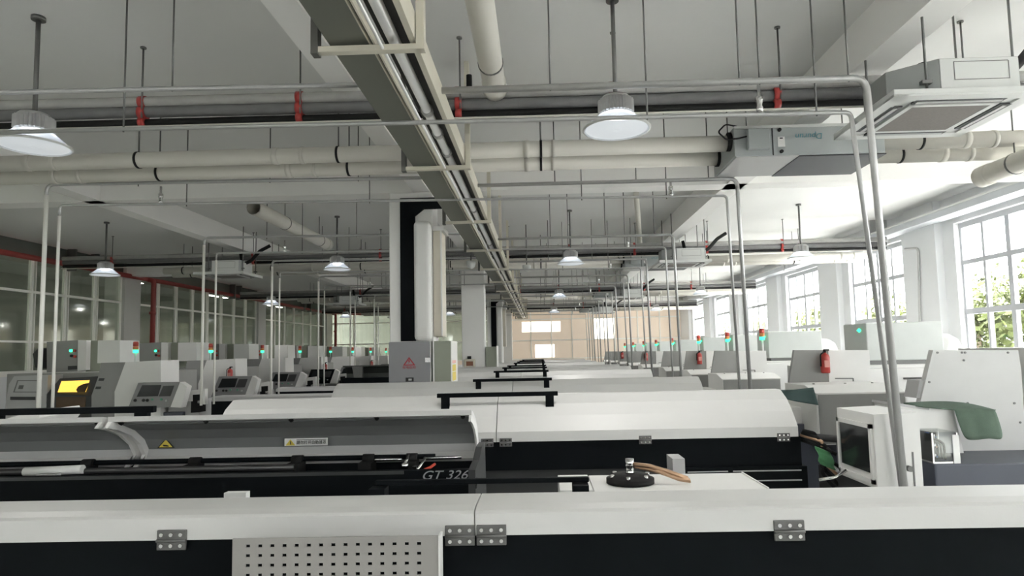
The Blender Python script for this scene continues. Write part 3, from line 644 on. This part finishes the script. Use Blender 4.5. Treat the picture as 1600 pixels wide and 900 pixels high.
B(-.685, -.66, 3.37, 3.40, 1.03, 1.07).tube([(-.655, 3.38, 1.05), (-.63, 3.46, 1.10)], .008, 6).build('latch', CHROME, t)
MB().tube([(-.62, 3.38, 1.052), (-.595, 3.4, 1.058), (-.575, 3.44, 1.07)], .008, 6).build('red_cable', mat('red_cable', (.5, .06, .03), .5), t)
# stickers on the raised lid
def on_lid(px, py, d): return P(px, py, d)
c = on_lid(261, 692.5, 3.725)
st = MB(); st.ext([c + Vector((-.05, -.012, -.026)), c + Vector((.05, -.012, -.026)), c + Vector((0, -.012, .030))], (0, .004, 0)); so = st.build('warning_sticker', INK, t)
MB().ext([c + Vector((-.039, -.0135, -.0215)), c + Vector((.039, -.0135, -.0215)), c + Vector((0, -.0135, .022))], (0, .002, 0)).build('sticker_face', YEL, so)
MB().ext([c + Vector(v) for v in ((-.018, -.0145, -.006), (.004, -.0145, -.008), (.02, -.0145, -.014), (.016, -.0145, -.018), (-.012, -.0145, -.016))], (0, .002, 0)).build('hand_symbol', INK, so)
c = on_lid(479.5, 690, 3.725)
so = B(c.x - .125, c.x + .125, c.y - .014, c.y - .01, c.z - .021, c.z + .021).build('warning_sticker', STICK, t)
B(c.x - .055, c.x + .118, c.y - .016, c.y - .014, c.z + .012, c.z + .015).build('rule', INK, so)
MB().ext([c + Vector((-.118, -.0165, -.018)), c + Vector((-.062, -.0165, -.018)), c + Vector((-.09, -.0165, .016))], (0, .002, 0)).build('sticker_triangle', YEL, so)
B(c.x - .092, c.x - .088, c.y - .018, c.y - .0165, c.z - .013, c.z + .006).build('sticker_mark', INK, so)
text('sticker_text', '請勿打开自動護罩', .0235, INK, t, (c.x + .032, c.y - .0165, c.z - .004), (PI / 2, 0, 0), .92)

# tank with flange and hose in front of the closed feeder
t = thing('tank_unit', (.62, 3.7, 0), 'low white sheet-metal tank with screwed front edge between the two bar feeders', 'tank')
B(.27, 1.19, 3.5, 3.95, .0, .90, .004).build('casing', WHITE2, t)
B(.085, .265, 3.52, 3.95, .0, .905, .004).build('side_box', WHITE2, t)
B(.272, 1.186, 3.494, 3.5, .0, .885).build('front_edge', mat('tank_front_grey', (.36, .38, .40), .45), t)
MB().ext([(1.19, 3.5, .5), (1.19, 3.95, .5), (1.19, 3.95, .905), (1.19, 3.5, .905)], (.008, 0, 0)).build('end_edge', STICK, t)
for x in (.30, .51, .73, .95, 1.13): MB().lathe((x, 3.49, .865), [(.008, -.004), (.008, .004)], 8, axis=Matrix.Rotation(PI / 2, 3, 'X')).build('screw', DSTEEL, t)
MB().lathe((.045, 3.5, .84), [(.0001, -.02), (.02, 0), (.0001, .02)], 10).build('green_lamp', GLOWG, t)
t = thing('flange_plug', (.48, 3.7, .9), 'round black bolted flange lying on the white tank', 'flange')
MB().lathe((.49, 3.71, .902), [(.135, 0), (.135, .026), (.115, .03), (.105, .045), (.05, .05)], 28).build('disc', RUBBER, t)
m = MB()
for i in range(6): a = i * PI / 3 + .3; m.lathe((.49 + .108 * math.cos(a), 3.71 + .108 * math.sin(a), .93), [(.012, 0), (.012, .022)], 8)
m.build('bolts', CHROME, t)
MB().lathe((.49, 3.71, .95), [(.028, 0), (.024, .012), (.02, .04), (.024, .045), (.024, .085)], 12).build('fitting', CHROME, t)
t = thing('copper_hose', (.65, 3.7, .92), 'bent copper-coloured hose reaching from the black flange over the tank', 'hose')
MB().tube([(.51, 3.70, 1.005), (.60, 3.69, .995), (.70, 3.68, .965), (.80, 3.66, .93), (.815, 3.65, .918), (.76, 3.66, .925), (.65, 3.68, .965), (.52, 3.72, .99)], .012, 10).build('hose', COPPER, t)
tag(B(.85, .93, 4.3, 4.5, 0, .93).build('stanchion_box', LGREY), 'small grey box standing behind the white tank', 'box')
p = P(367, 773, 2.9); tag(B(p.x - .05, p.x + .05, 2.9, 2.94, 0, p.z + .008).build('crate', STICK), 'white carton edge between the nearest feeder and the opened one', 'carton')

# ------------------------------------------------------------------ right lathes
def slabs(name, pix, d0, d1, m, t): return MB().slab(pix, d0, d1).build(name, m, t)
def tower(x, y, z0, z1, t):
    s = MB().tube([(x, y, z0), (x, y, z1)], .018, 10).build('signal_post', WHITE2, t)
    for i, m in enumerate((GLOWG, GLOWY, GLOWR)):
        MB().lathe((x, y, z1 + i * .062), [(.042, 0), (.046, .005), (.046, .055), (.042, .06)], 16).build('signal_lens', m, s)
    MB().lathe((x, y, z1 + .186), [(.046, 0), (.04, .02), (.0001, .024)], 16).build('signal_cap', GLOWR, s)
def extinguisher(x, y, z, label):
    t = thing('fire_extinguisher', (x, y, z), label, 'fire extinguisher', 'red fire extinguishers')
    MB().lathe((x, y, z), [(.044, 0), (.052, .008), (.052, .19), (.043, .215), (.02, .23), (.017, .245)], 20).build('cylinder', RED, t)
    MB().lathe((x, y, z + .24), [(.018, 0), (.02, .015), (.014, .032)], 12).box(x - .01, x + .05, y - .01, y + .01, z + .262, z + .28).build('valve_head', RUBBER, t)
    MB().tube([(x - .015, y - .015, z + .25), (x - .062, y - .025, z + .22), (x - .062, y - .025, z + .08)], .008, 8, bend=.02).build('hose', RUBBER, t)
    B(x - .03, x + .03, y - .055, y - .048, z + .07, z + .15).build('label', mat('pale_red_label', (.55, .25, .22), .5), t)
    return t
def right_lathe(label):
    y = 7.75
    t = thing('cnc_lathe', (3.9, y + .5, 0), label, 'lathe', 'lathes along the window side')
    B(2.75, 5.3, y - .55, y + 1.2, 0, .8, .01).build('base', NAVY, t)
    B(3.35, 5.35, y + .36, y + 1.1, .8, 1.40, .01).build('body', WHITE2, t)
    B(3.5, 5.3, y + .1, y + .4, .8, 1.36, .01).build('rear_door', WHITE2, t)
    MB().tube([(4.35, y + .09, 1.24), (4.85, y + .09, 1.24)], .012, 8).build('door_handle', DSTEEL, t)
    MB().slab([(1241, 547), (1294, 547), (1297, 645), (1226, 645)], y, y + .05).build('grey_guard', mat('guard_grey', (.27, .27, .26), .45), t)
    MB().slab([(1294, 547), (1358, 547), (1365, 645), (1297.5, 645)], y - .01, y + .1).build('white_guard', WHITE2, t)
    m = MB(); 
    for q in ([(1305, 590.5), (1333, 590.5), (1333, 592), (1305, 592)], [(1332, 591), (1334, 591), (1335, 604), (1333, 604)]): m.slab(q, y - .014, y - .008)
    m.build('hatch_seam', DSTEEL, t)
    h = MB().px([(y - .9, .62), (y - .9, 1.155), (y - .62, 1.225), (y - .05, 1.225), (y - .05, .62)], 2.88, 3.82).build('front_hood', WHITE2, t)
    B(2.90, 3.80, y - .906, y - .9, .63, 1.14).build('hood_panel', MATS['guard_grey'], h)
    m = MB()
    for x in (3.05, 3.4, 3.7): m.lathe((x, y - .45, 1.225), [(.014, 0), (.012, .008)], 8)
    m.build('hood_bolts', DSTEEL, h)
    B(4.12, 5.08, y + .45, y + 1.05, 1.45, 1.93, .012).build('electrical_cabinet', mat('cabinet_pale_green', (.56, .585, .565), .5), t)
    B(4.16, 5.0, y + .47, y + 1.0, 1.38, 1.45).build('cabinet_foot', DSTEEL, t)
    MB().lathe((5.25, y + .8, 1.45), [(.26, 0), (.25, .12), (.2, .25), (.1, .32), (.0001, .34)], 24).build('motor_cover', WHITE2, t)
    MB().lathe((4.105, y + .6, 1.84), [(.0001, -.03), (.03, 0), (.0001, .03)], 10).build('green_lamp', GLOWG, t)
    MB().tube([(4.02, y + .4, 1.45), (3.97, y + .35, 1.3), (4.0, y + .34, .9)], .014, 8).build('cable', RUBBER, t)
    B(2.6, 2.9, y - .5, y + .1, .62, .98, .03).build('chute', WHITE2, t)
    return t
RD = [7.75, 11.25, 13.4, 15.9, 19.2, 21.9, 24.6, 27.4, 30.2]
r0 = right_lathe('off-white lathe with long front hood, second from the camera on the window side'); index_kids()
for k in range(1, len(RD)): dup(r0, (0, RD[k] - RD[0], 0), 'off-white lathe on the window side, %s from the camera' % ORD[k + 1]).name and tower(4.0, RD[k] + .42, 1.38, 1.78, [o for o in C.objects if o.name.startswith('cnc_lathe') and not o.parent][-1])
for i, (k, x) in enumerate(((0, 3.36), (2, 3.27), (4, 3.12), (6, 3.10))):
    extinguisher(x, RD[k] - .065, 1.33, 'red fire extinguisher on a lathe of the window side, %s from the camera' % ORD[i])
# nearest right lathe
t = thing('cnc_lathe', (3.3, 5.2, 0), 'large off-white lathe nearest the camera on the right, with a green cloth on it', 'lathe', 'lathes along the window side')
B(2.81, 4.8, 4.74, 6.3, 0, .785, .012).build('base', NAVY, t)
MB().slab([(1458, 547), (1591, 547), (1596, 580), (1604, 715), (1424, 715), (1437, 632)], 5.3, 5.36).build('splash_guard', mat('guard_white', (.56, .56, .55), .45), t)
B(3.97, 4.75, 5.32, 6.2, .78, 1.6).build('side_guard', WHITE2, t)
MB().slab([(1437, 594), (1446, 594), (1440, 622), (1432, 622)], 5.32, 5.5).build('guard_clip', LGREY, t)
m = MB()
for px, py in ((1465, 551), (1503, 551), (1508, 551), (1575, 551), (1506, 563), (1452, 597), (1512, 630), (1585, 630), (1594, 660)):
    MB().lathe(P(px, py, 5.297), [(.009, -.004), (.009, .004)], 8, axis=Matrix.Rotation(PI / 2, 3, 'X')).build('guard_bolt', DSTEEL, t)
d = MB(); X0, X1, Y0, Y1, Z0, Z1 = 2.29, 2.60, 4.53, 5.08, .66, 1.17
d.py([(X0, Z0), (X1, Z0 - .04), (X1, Z1 + .01), (X0, Z1)], Y0, Y1); dr = d.build('loading_door', WHITE2, t)
B(X0 - .012, X0, Y0 + .06, Y1 - .06, Z0 + .10, Z1 - .10).build('door_window', SCREEN, dr)
fr = MB()
for a in ((Y0 + .02, Y1 - .02, Z1 - .10, Z1 - .07), (Y0 + .02, Y1 - .02, Z0 + .03, Z0 + .06), (Y0 + .02, Y0 + .05, Z0 + .03, Z1 - .07), (Y1 - .05, Y1 - .02, Z0 + .03, Z1 - .07)): fr.box(X0 - .02, X0, *a)
fr.build('window_frame', WHITE2, dr)
MB().lathe((2.505, Y0 - .015, .80), [(.02, -.015), (.02, .015)], 12, axis=Matrix.Rotation(PI / 2, 3, 'X')).build('door_latch', DSTEEL, dr)
B(2.535, 2.545, Y0 - .004, Y0, Z0 - .02, Z0 + .25).build('door_seam', DSTEEL, dr)
MB().slab([(1398, 632), (1490, 641), (1506, 708), (1418, 708)], 4.99, 5.3).build('upper_hood', WHITE2, t)
MB().slab([(1396, 629), (1452, 637), (1452, 641), (1396, 633)], 4.98, 5.3).build('hood_rail', LGREY, t)
B(2.3, 2.64, 4.6, 5.5, .3, .66).build('lower_skirt', CHAR, t)
# valve box
t = thing('valve_box', (2.9, 4.86, .787), 'clear box of blue and brass valve fittings on the nearest right lathe', 'valve box')
a, b, c, e, z0, z1 = 2.815, 2.99, 4.76, 4.98, .787, 1.005
for q in ((a, b, c, c + .005), (a, b, e - .005, e), (a, a + .005, c, e), (b - .005, b, c, e)): B(q[0], q[1], q[2], q[3], z0, z1).build('clear_side', ACRYL, t)
B(a, b, c, e, z1, z1 + .006).build('clear_lid', ACRYL, t)
fr = MB()
for x in (a, b):
    for y in (c, e): fr.box(x - .005, x + .005, y - .005, y + .005, z0, z1)
fr.build('edge_trim', CHROME, t)
B(a, b, c - .004, c + .004, z0, z0 + .012).box(a - .004, a + .004, c, e, z0, z0 + .012).build('base_trim', CHROME, t)
B(a + .02, b - .03, e - .03, e - .008, z0 + .01, z1 - .01).box(a + .006, a + .012, c + .01, e - .01, z0 + .01, z1 - .01).build('back_plate', CHAR, t)
bl = mat('blue_fitting', (.05, .12, .3), .4)
for i in range(3): MB().tube([(a + .05, c + .06 + .04 * i, z0 + .17 - .02 * i), (a + .11, c + .05 + .04 * i, z0 + .14), (a + .12, c + .06 + .04 * i, z0 + .02)], .009, 8, bend=.03).build('black_hose', RUBBER, t)
for i in range(3):
    z = z0 + .05 + i * .07
    MB().lathe((a + .03, c + .11, z), [(.014, -.02), (.02, 0), (.014, .02)], 10).tube([(a + .03, c + .11, z), (a + .06, c + .05, z - .01)], .007, 6).build('fitting', bl if i != 1 else COPPER, t)
    MB().lathe((a + .035, c + .04, z), [(.01, -.015), (.01, .015)], 8).build('steel_nut', CHROME, t)
tag(B(2.955, 3.0, 4.748, 4.755, .787, .99).build('data_plate', STICK), 'white data plate at the right of the clear valve box', 'plate')
# cloths
def G(*q): return [P(x, y, d) for x, y, d in q]
cm = MB()
cm.sheet([G((1402, 629, 5.12), (1440, 627.5, 5.21), (1478, 626, 5.22), (1520, 630, 5.22), (1557, 641, 5.22)), G((1424, 631.5, 5.01), (1462, 632, 5.07), (1490, 633, 5.09), (1526, 633, 5.10), (1556, 640, 5.12)), G((1432, 634.5, 4.96), (1464, 637.5, 4.95), (1491, 640, 4.95), (1522, 638, 4.95), (1554, 640, 4.95))])
cm.sheet([G((1491, 640, 4.95), (1507, 639, 4.95), (1522, 638, 4.95), (1538, 639, 4.95), (1554, 640, 4.95)), G((1497, 660, 4.93), (1507, 660, 4.91), (1524, 661, 4.94), (1543, 660, 4.91), (1563, 666, 4.95)), G((1507, 686, 4.92), (1516, 688, 4.90), (1530, 687, 4.93), (1549, 684, 4.90), (1568, 690, 4.93))])
bmesh.ops.remove_doubles(cm.bm, verts=cm.bm.verts, dist=.002)
o = cm.build('green_cloth', CLOTH); o.modifiers.new('soft', 'SUBSURF').levels = 2; o.modifiers['soft'].render_levels = 2; o.modifiers.new('thickness', 'SOLIDIFY').thickness = .006
tag(o, 'olive green cloth draped over the hood of the nearest right lathe', 'cloth')
g = []
for i in range(11):
    u = i / 10; row = []
    for j in range(7):
        v = j / 6; top = 1.215 - .02 * math.sin(PI * u); bot = 1.17 - .13 * u ** 1.5 - .03 * math.sin(PI * u)
        row.append((2.30 + .56 * u, 6.85 - .1 * (1 - v) + .02 * math.sin(9 * u), bot + (top - bot) * v))
    g.append(row)
tag(MB().sheet(g).build('dark_cloth', CLOTHD, solid=.006), 'dark teal cloth hanging between the closed feeder and the second right lathe', 'cloth')
g = []
c = P(1285, 711, 5.1)
for i in range(7):
    u = i / 6; row = []
    for j in range(7):
        v = j / 6; row.append((c.x - .05 + .11 * u + .03 * (1 - v), c.y - .02 * math.sin(PI * u) + .02 * math.sin(9 * v), c.z - .07 + .14 * v - .05 * u))
    g.append(row)
tag(MB().sheet(g).build('green_rag', GLOVE, solid=.01), 'bright green rag hanging at the right end of the closed bar feeder', 'rag')
t = thing('cable_loom', (2.18, 5.2, .9), 'tangle of black cables at the right end of the closed bar feeder', 'cables')
for i in range(5):
    MB().tube([(2.08, 5.24 + .02 * i, .98 - .02 * i), (2.16 + .02 * i, 5.2 - .02 * i, .96 - .03 * i), (2.2, 5.2, .85 - .05 * i), (2.3 + .02 * i, 5.15, .80 - .1 * i)], .014, 8, bend=.02).build('cable', RUBBER if i != 2 else COPPER, t)
tag(MB().tube([(2.15, 5.3, .92), (2.42, 5.25, .90)], .03, 10).build('feed_tube', CHAR), 'dark feed tube between closed bar feeder and loading door', 'tube')
p = P(1300, 745, 4.9); tag(MB().tube([p + Vector((-.1, 0, -.02)), p + Vector((.02, -.02, .0)), p + Vector((.1, -.02, .05))], .012, 8).build('steel_bar', CHROME), 'short bright steel bar lying under the loading door', 'bar')

# ------------------------------------------------------------------ left lathes
def left_lathe(label):
    D = 11.0
    t = thing('cnc_lathe', (-7.9, D + .6, 0), label, 'lathe', 'lathes along the glazed wall')
    B(-9.6, -6.2, D + .02, D + 1.3, 0, .75, .01).build('base', NAVY, t)
    B(-9.6, -6.6, D + .35, D + 1.2, .75, 1.46, .01).build('body', MATS['guard_grey'], t)
    o = slabs('side_cover', [(4, 660), (14, 600), (22, 588), (75, 586), (72, 660)], D, D + .4, LGREY, t)
    m = MB()
    for q in ([(27, 594), (62, 594), (62, 595.2), (27, 595.2)], [(27, 594), (28.5, 594), (22, 613), (20.5, 613)], [(20.5, 612), (60, 612), (60, 613.2), (20.5, 613.2)]): m.slab(q, D - .006, D)
    m.build('cover_seam', DSTEEL, o); slabs('cover_slot', [(16, 620), (55, 620), (55, 625), (16, 625)], D - .006, D, CHAR, o); slabs('cover_mark', [(30, 602), (37, 602), (35, 608), (28, 608)], D - .006, D, DSTEEL, o)
    d = MB(); 
    q0 = [P(x, y, D) for x, y in ((72, 660), (143, 660), (143, 619), (72.5, 615))]
    d.ext(q0, (0, .3, 0)); up = [P(72.5, 615, D), P(143, 619, D), P(153, 588, D + .28), P(84, 592, D + .28)]
    d.ext(up, (0, .1, -.02)); dr = d.build('sliding_door', CHAR, t)
    def onup(x, y, e=.03): # on the sloping upper half of the door
        f = (617 - y) / 27; return P(x, y, D + .28 * f - e)
    wn = MB().ext([onup(96, 595.5), onup(139.5, 594), onup(133, 612.5), onup(90, 613)], (0, .02, 0)).build('door_window', AMBER, dr)
    MB().ext([onup(x, y, .036) for x, y in ((139.5, 598), (130, 600), (122, 604), (119, 609), (121, 613), (133, 612.5))], (0, .004, 0)).build('chuck_silhouette', mat('dark_chuck', (.06, .035, .015), .4), wn)
    slabs('lower_window', [(88, 620), (134, 620), (133, 637), (87, 638)], D - .006, D, AMBD, dr)  # dark amber patch painting a reflection on the lower door
    slabs('front_panel', [(158, 567), (196, 566), (179, 612), (178, 660), (143, 660), (143, 618), (153, 590)], D - .05, D + .5, GREY, t)
    o = slabs('spindle_cover', [(196, 566), (251, 563), (251, 660), (179, 660), (179, 612)], D - .06, D + .5, WHITE2, t)
    slabs('gauge', [(155, 591), (163, 591), (161.5, 595), (153.5, 595)], D - .06, D - .05, CHAR, t); slabs('gauge', [(150, 604), (158, 604), (156.5, 608), (148.5, 608)], D - .06, D - .05, CHAR, t)
    e = D + 1.1
    o = slabs('electrical_cabinet', [(73, 534), (122, 531.5), (121, 580), (73, 582)], e, e + .5, MATS['guard_grey'], t)
    slabs('cabinet_edge', [(122, 531.5), (135, 532), (134, 578), (121, 580)], e - .02, e + .5, WHITE2, t)
    slabs('cabinet_back', [(135, 532.5), (156, 532), (156, 580), (134, 582)], e + .1, e + .5, MATS['sage_paint'], t)
    slabs('transformer_box', [(153, 532), (187, 531.5), (187, 567), (152, 567.5)], e - .1, e + .5, CREAM if False else WHITE2, t)
    for px, py, m_ in ((111, 548, GLOWG), (116.5, 548, GLOWR), (112, 556, INK), (117, 557, GLOWR)):
        MB().lathe(P(px, py, e - .01), [(.028, -.015), (.028, .015)], 10, axis=Matrix.Rotation(PI / 2, 3, 'X')).build('button', m_, o)
    slabs('name_plate', [(106, 572), (120, 571.5), (120, 577), (106, 578)], e - .008, e, CHAR, o)
    slabs('chuck_guard', [(51, 553), (60, 544), (62, 576), (55, 574)], e - .1, e + .2, CHAR, t)
    # control pendant
    a = D - .35
    pn = slabs('control_pendant', [(216, 598), (281, 597), (266, 636), (200, 638)], a, a + .16, mat('pendant_grey', (.24, .24, .24), .45), t)
    slabs('pendant_side', [(281.3, 597), (292, 604), (283, 637), (266.3, 636)], a + .005, a + .16, WHITE2, pn)
    slabs('screen', [(222, 602), (252, 601.5), (246.5, 619), (213.5, 620)], a - .006, a, SCREEN, pn)
    slabs('keypad', [(255, 603), (272, 602.5), (266, 619), (248, 619.5)], a - .006, a, mat('keypad_grey', (.05, .05, .05), .6), pn)
    for px in (211, 224, 230): MB().lathe(P(px, 625.5, a - .006), [(.028, -.012), (.022, .012)], 12, axis=Matrix.Rotation(PI / 2, 3, 'X')).build('knob', INK, pn)
    for px in (238, 252): MB().lathe(P(px, 624, a - .006), [(.018, -.01), (.018, .01)], 10, axis=Matrix.Rotation(PI / 2, 3, 'X')).build('button', mat('dim_green_button', (.08, .3, .18), .4), pn)
    MB().lathe(P(260, 626, a - .006), [(.018, -.01), (.018, .01)], 10, axis=Matrix.Rotation(PI / 2, 3, 'X')).build('button', LGREY, pn)
    B(-6.75, -6.35, a + .1, D - .05, .85, .92).build('pendant_arm', LGREY, t)
    # bar inlet bracket
    br = slabs('inlet_bracket', [(297, 610), (320, 607.5), (320, 632), (314, 632), (314, 616), (300, 617), (300, 627), (293, 627)], D - .1, D, WHITE2, t)
    slabs('inlet_block', [(299, 617), (313, 616), (313, 644), (298, 645)], D - .08, D + .1, RUBBER, t)
    MB().lathe(P(316, 628, D - .05), [(.045, -.06), (.045, .06)], 12, axis=Matrix.Rotation(PI / 2, 3, 'Y')).build('inlet_nozzle', CHROME, t)
    B(-6.5, -5.95, D + .1, D + .5, .3, .95).build('inlet_base', LGREY, t)
    b = P(212, 549, D + .7); tower(b.x, b.y, 1.35, b.z - .03, t)
    return t
LD = [11.0, 13.7, 16.4, 19.1, 22.0, 24.7, 27.4, 30.2]
l0 = left_lathe('off-white lathe on the glazed side with amber light in its door, nearest of that row'); index_kids()
def setmat(root, name, m):
    for o in KIDS[root.name]:
        for c in [o] + KIDS.get(o.name, []):
            if c.name.split('.')[0] == name: c.material_slots[0].link = 'OBJECT'; c.material_slots[0].material = m
made = []
for k in range(1, len(LD)): made.append(dup(l0, (0, LD[k] - LD[0], 0), 'off-white lathe on the glazed side, %s from the camera, dark door window' % ORD[k]))
index_kids()
for r in made: setmat(r, 'door_window', SCREEN); setmat(r, 'lower_window', SCREEN)
setmat(made[2], 'control_pendant', BLACK)
for i, (k, x) in enumerate(((1, -6.62), (3, -6.40), (5, -6.5))):
    extinguisher(x, LD[k] - .15, 1.2, 'red fire extinguisher beside a lathe of the glazed side, %s from the camera' % ORD[i])
    B(x - .16, x + .16, LD[k] - .25, LD[k] - .06, 1.15, 1.198).build('extinguisher_shelf', WHITE2, l0 if k == 0 else made[k - 1])
# low feeders of the left lathes
for k, y in enumerate((10.85, 13.5, 18.95, 22.0)):
    t = thing('bar_feeder', (-3.5, y + .2, 0), 'low grey-topped bar feeder of the glazed side, %s from the camera' % ORD[k], 'bar feeder', 'low bar feeders of the left lathes')
    MB().px([(y, .93), (y + .04, .99), (y + .12, 1.01), (y + .4, 1.01), (y + .45, .93)], -5.62, -1.2).build('lid', LGREY, t)
    B(-5.62, -1.2, y + .01, y + .45, .55, .93).build('body', BLACK, t); B(-5.2, -4.4, y + .02, y + .44, 0, .55).build('base_cabinet', BLACK, t); B(-2.2, -1.4, y + .02, y + .44, 0, .55).build('base_cabinet', BLACK, t)
t = thing('bar_feeder', (-3.5, 16.3, 0), 'dark bar feeder with raised dark lid left of the grey electrical cabinet', 'bar feeder')
MB().px([(16.1, 1.38), (16.3, 1.36), (16.42, 1.2), (16.42, 1.1), (16.46, 1.1), (16.46, 1.22), (16.33, 1.39), (16.1, 1.41)], -5.0, -2.4).build('lid', mat('dark_lid_green', (.045, .05, .045), .4), t)
B(-5.0, -2.4, 16.05, 16.5, .5, 1.1).build('body', BLACK, t); B(-4.6, -3.6, 16.08, 16.48, 0, .5).build('base_cabinet', BLACK, t); B(-3.2, -2.5, 16.08, 16.48, 0, .5).build('base_cabinet', BLACK, t)
MB().slab([(550, 573), (566, 573), (566, 590), (553, 590)], 16.0, 16.1).build('feed_head', DSTEEL, t)
# white cover at the left edge
t = thing('machine_cover', (-4.1, 5.6, .9), 'white sloping sheet-metal cover at the left edge behind the opened feeder', 'cover')
MB().slab([(-40, 668), (58, 641), (62, 652), (50, 668)], 5.4, 5.9).build('sheet', WHITE2, t)
B(-4.9, -4.3, 5.45, 5.9, 0, 1.1).build('pedestal', WHITE2, t)

# ------------------------------------------------------------------ light
for i, y in enumerate((3, 9, 15, 21, 27, 33)):  # unseen lights added to brighten the dark glass of the left wall
    t = thing('strip_light', (-13.8, y, CE - .08), 'strip light in the room behind the glazed wall, %s from the camera' % ORD[i], 'lamp', 'strip lights behind the glass')
    B(-13.9, -13.7, y - .8, y + .8, CE - .05, CE).build('housing', ACW, t)
    B(-13.88, -13.72, y - .78, y + .78, CE - .07, CE - .05).build('tube_cover', mat('strip_light_cover', (.9, .9, .88), .4, emit=(1, .98, .93), es=14), t)
for x in (-9, -4, 1, 5):  # more unseen lights added, brightening the glass of the far partition
    t = thing('strip_light', (x, YE + 2.5, CE - .08), 'strip light behind the far partition above x', 'lamp', 'strip lights behind the far partition'); t['label'] = 'strip light in the room behind the far glazed partition'
    B(x - .8, x + .8, YE + 2.4, YE + 2.6, CE - .05, CE).build('housing', ACW, t)
    B(x - .78, x + .78, YE + 2.42, YE + 2.58, CE - .07, CE - .05).build('tube_cover', MATS['strip_light_cover'], t)
w = bpy.data.worlds.new('sky'); sc.world = w; w.use_nodes = True; nt = w.node_tree; bg = nt.nodes['Background']
sk = nt.nodes.new('ShaderNodeTexSky'); sk.sky_type = 'HOSEK_WILKIE'; sk.turbidity = 8; sk.ground_albedo = .5; sk.sun_direction = (.6, -.3, .74)
mx = nt.nodes.new('ShaderNodeMix'); mx.data_type = 'RGBA'; mx.inputs[0].default_value = .85; mx.inputs[7].default_value = (1, 1, .985, 1)
nt.links.new(sk.outputs[0], mx.inputs[6]); nt.links.new(mx.outputs[2], bg.inputs['Color']); bg.inputs['Strength'].default_value = 8.0
sl = bpy.data.lights.new('sun', 'SUN'); sl.energy = 48; sl.angle = .03; sl.color = (1, .96, .9)
so = bpy.data.objects.new('sun', sl); C.objects.link(so); so.rotation_euler = Vector((-.46, .12, -.87)).to_track_quat('-Z', 'Y').to_euler(); so.location = (20, -20, 30)
sc.view_settings.view_transform = 'Standard'; sc.view_settings.look = 'None'; sc.view_settings.gamma = 1; sc.view_settings.use_curve_mapping = False
sc.view_settings.exposure = .72
try:
    sc.cycles.use_denoising = True; sc.cycles.max_bounces = 10; sc.cycles.diffuse_bounces = 8; sc.cycles.transparent_max_bounces = 12; sc.cycles.sample_clamp_indirect = 6
except Exception: pass
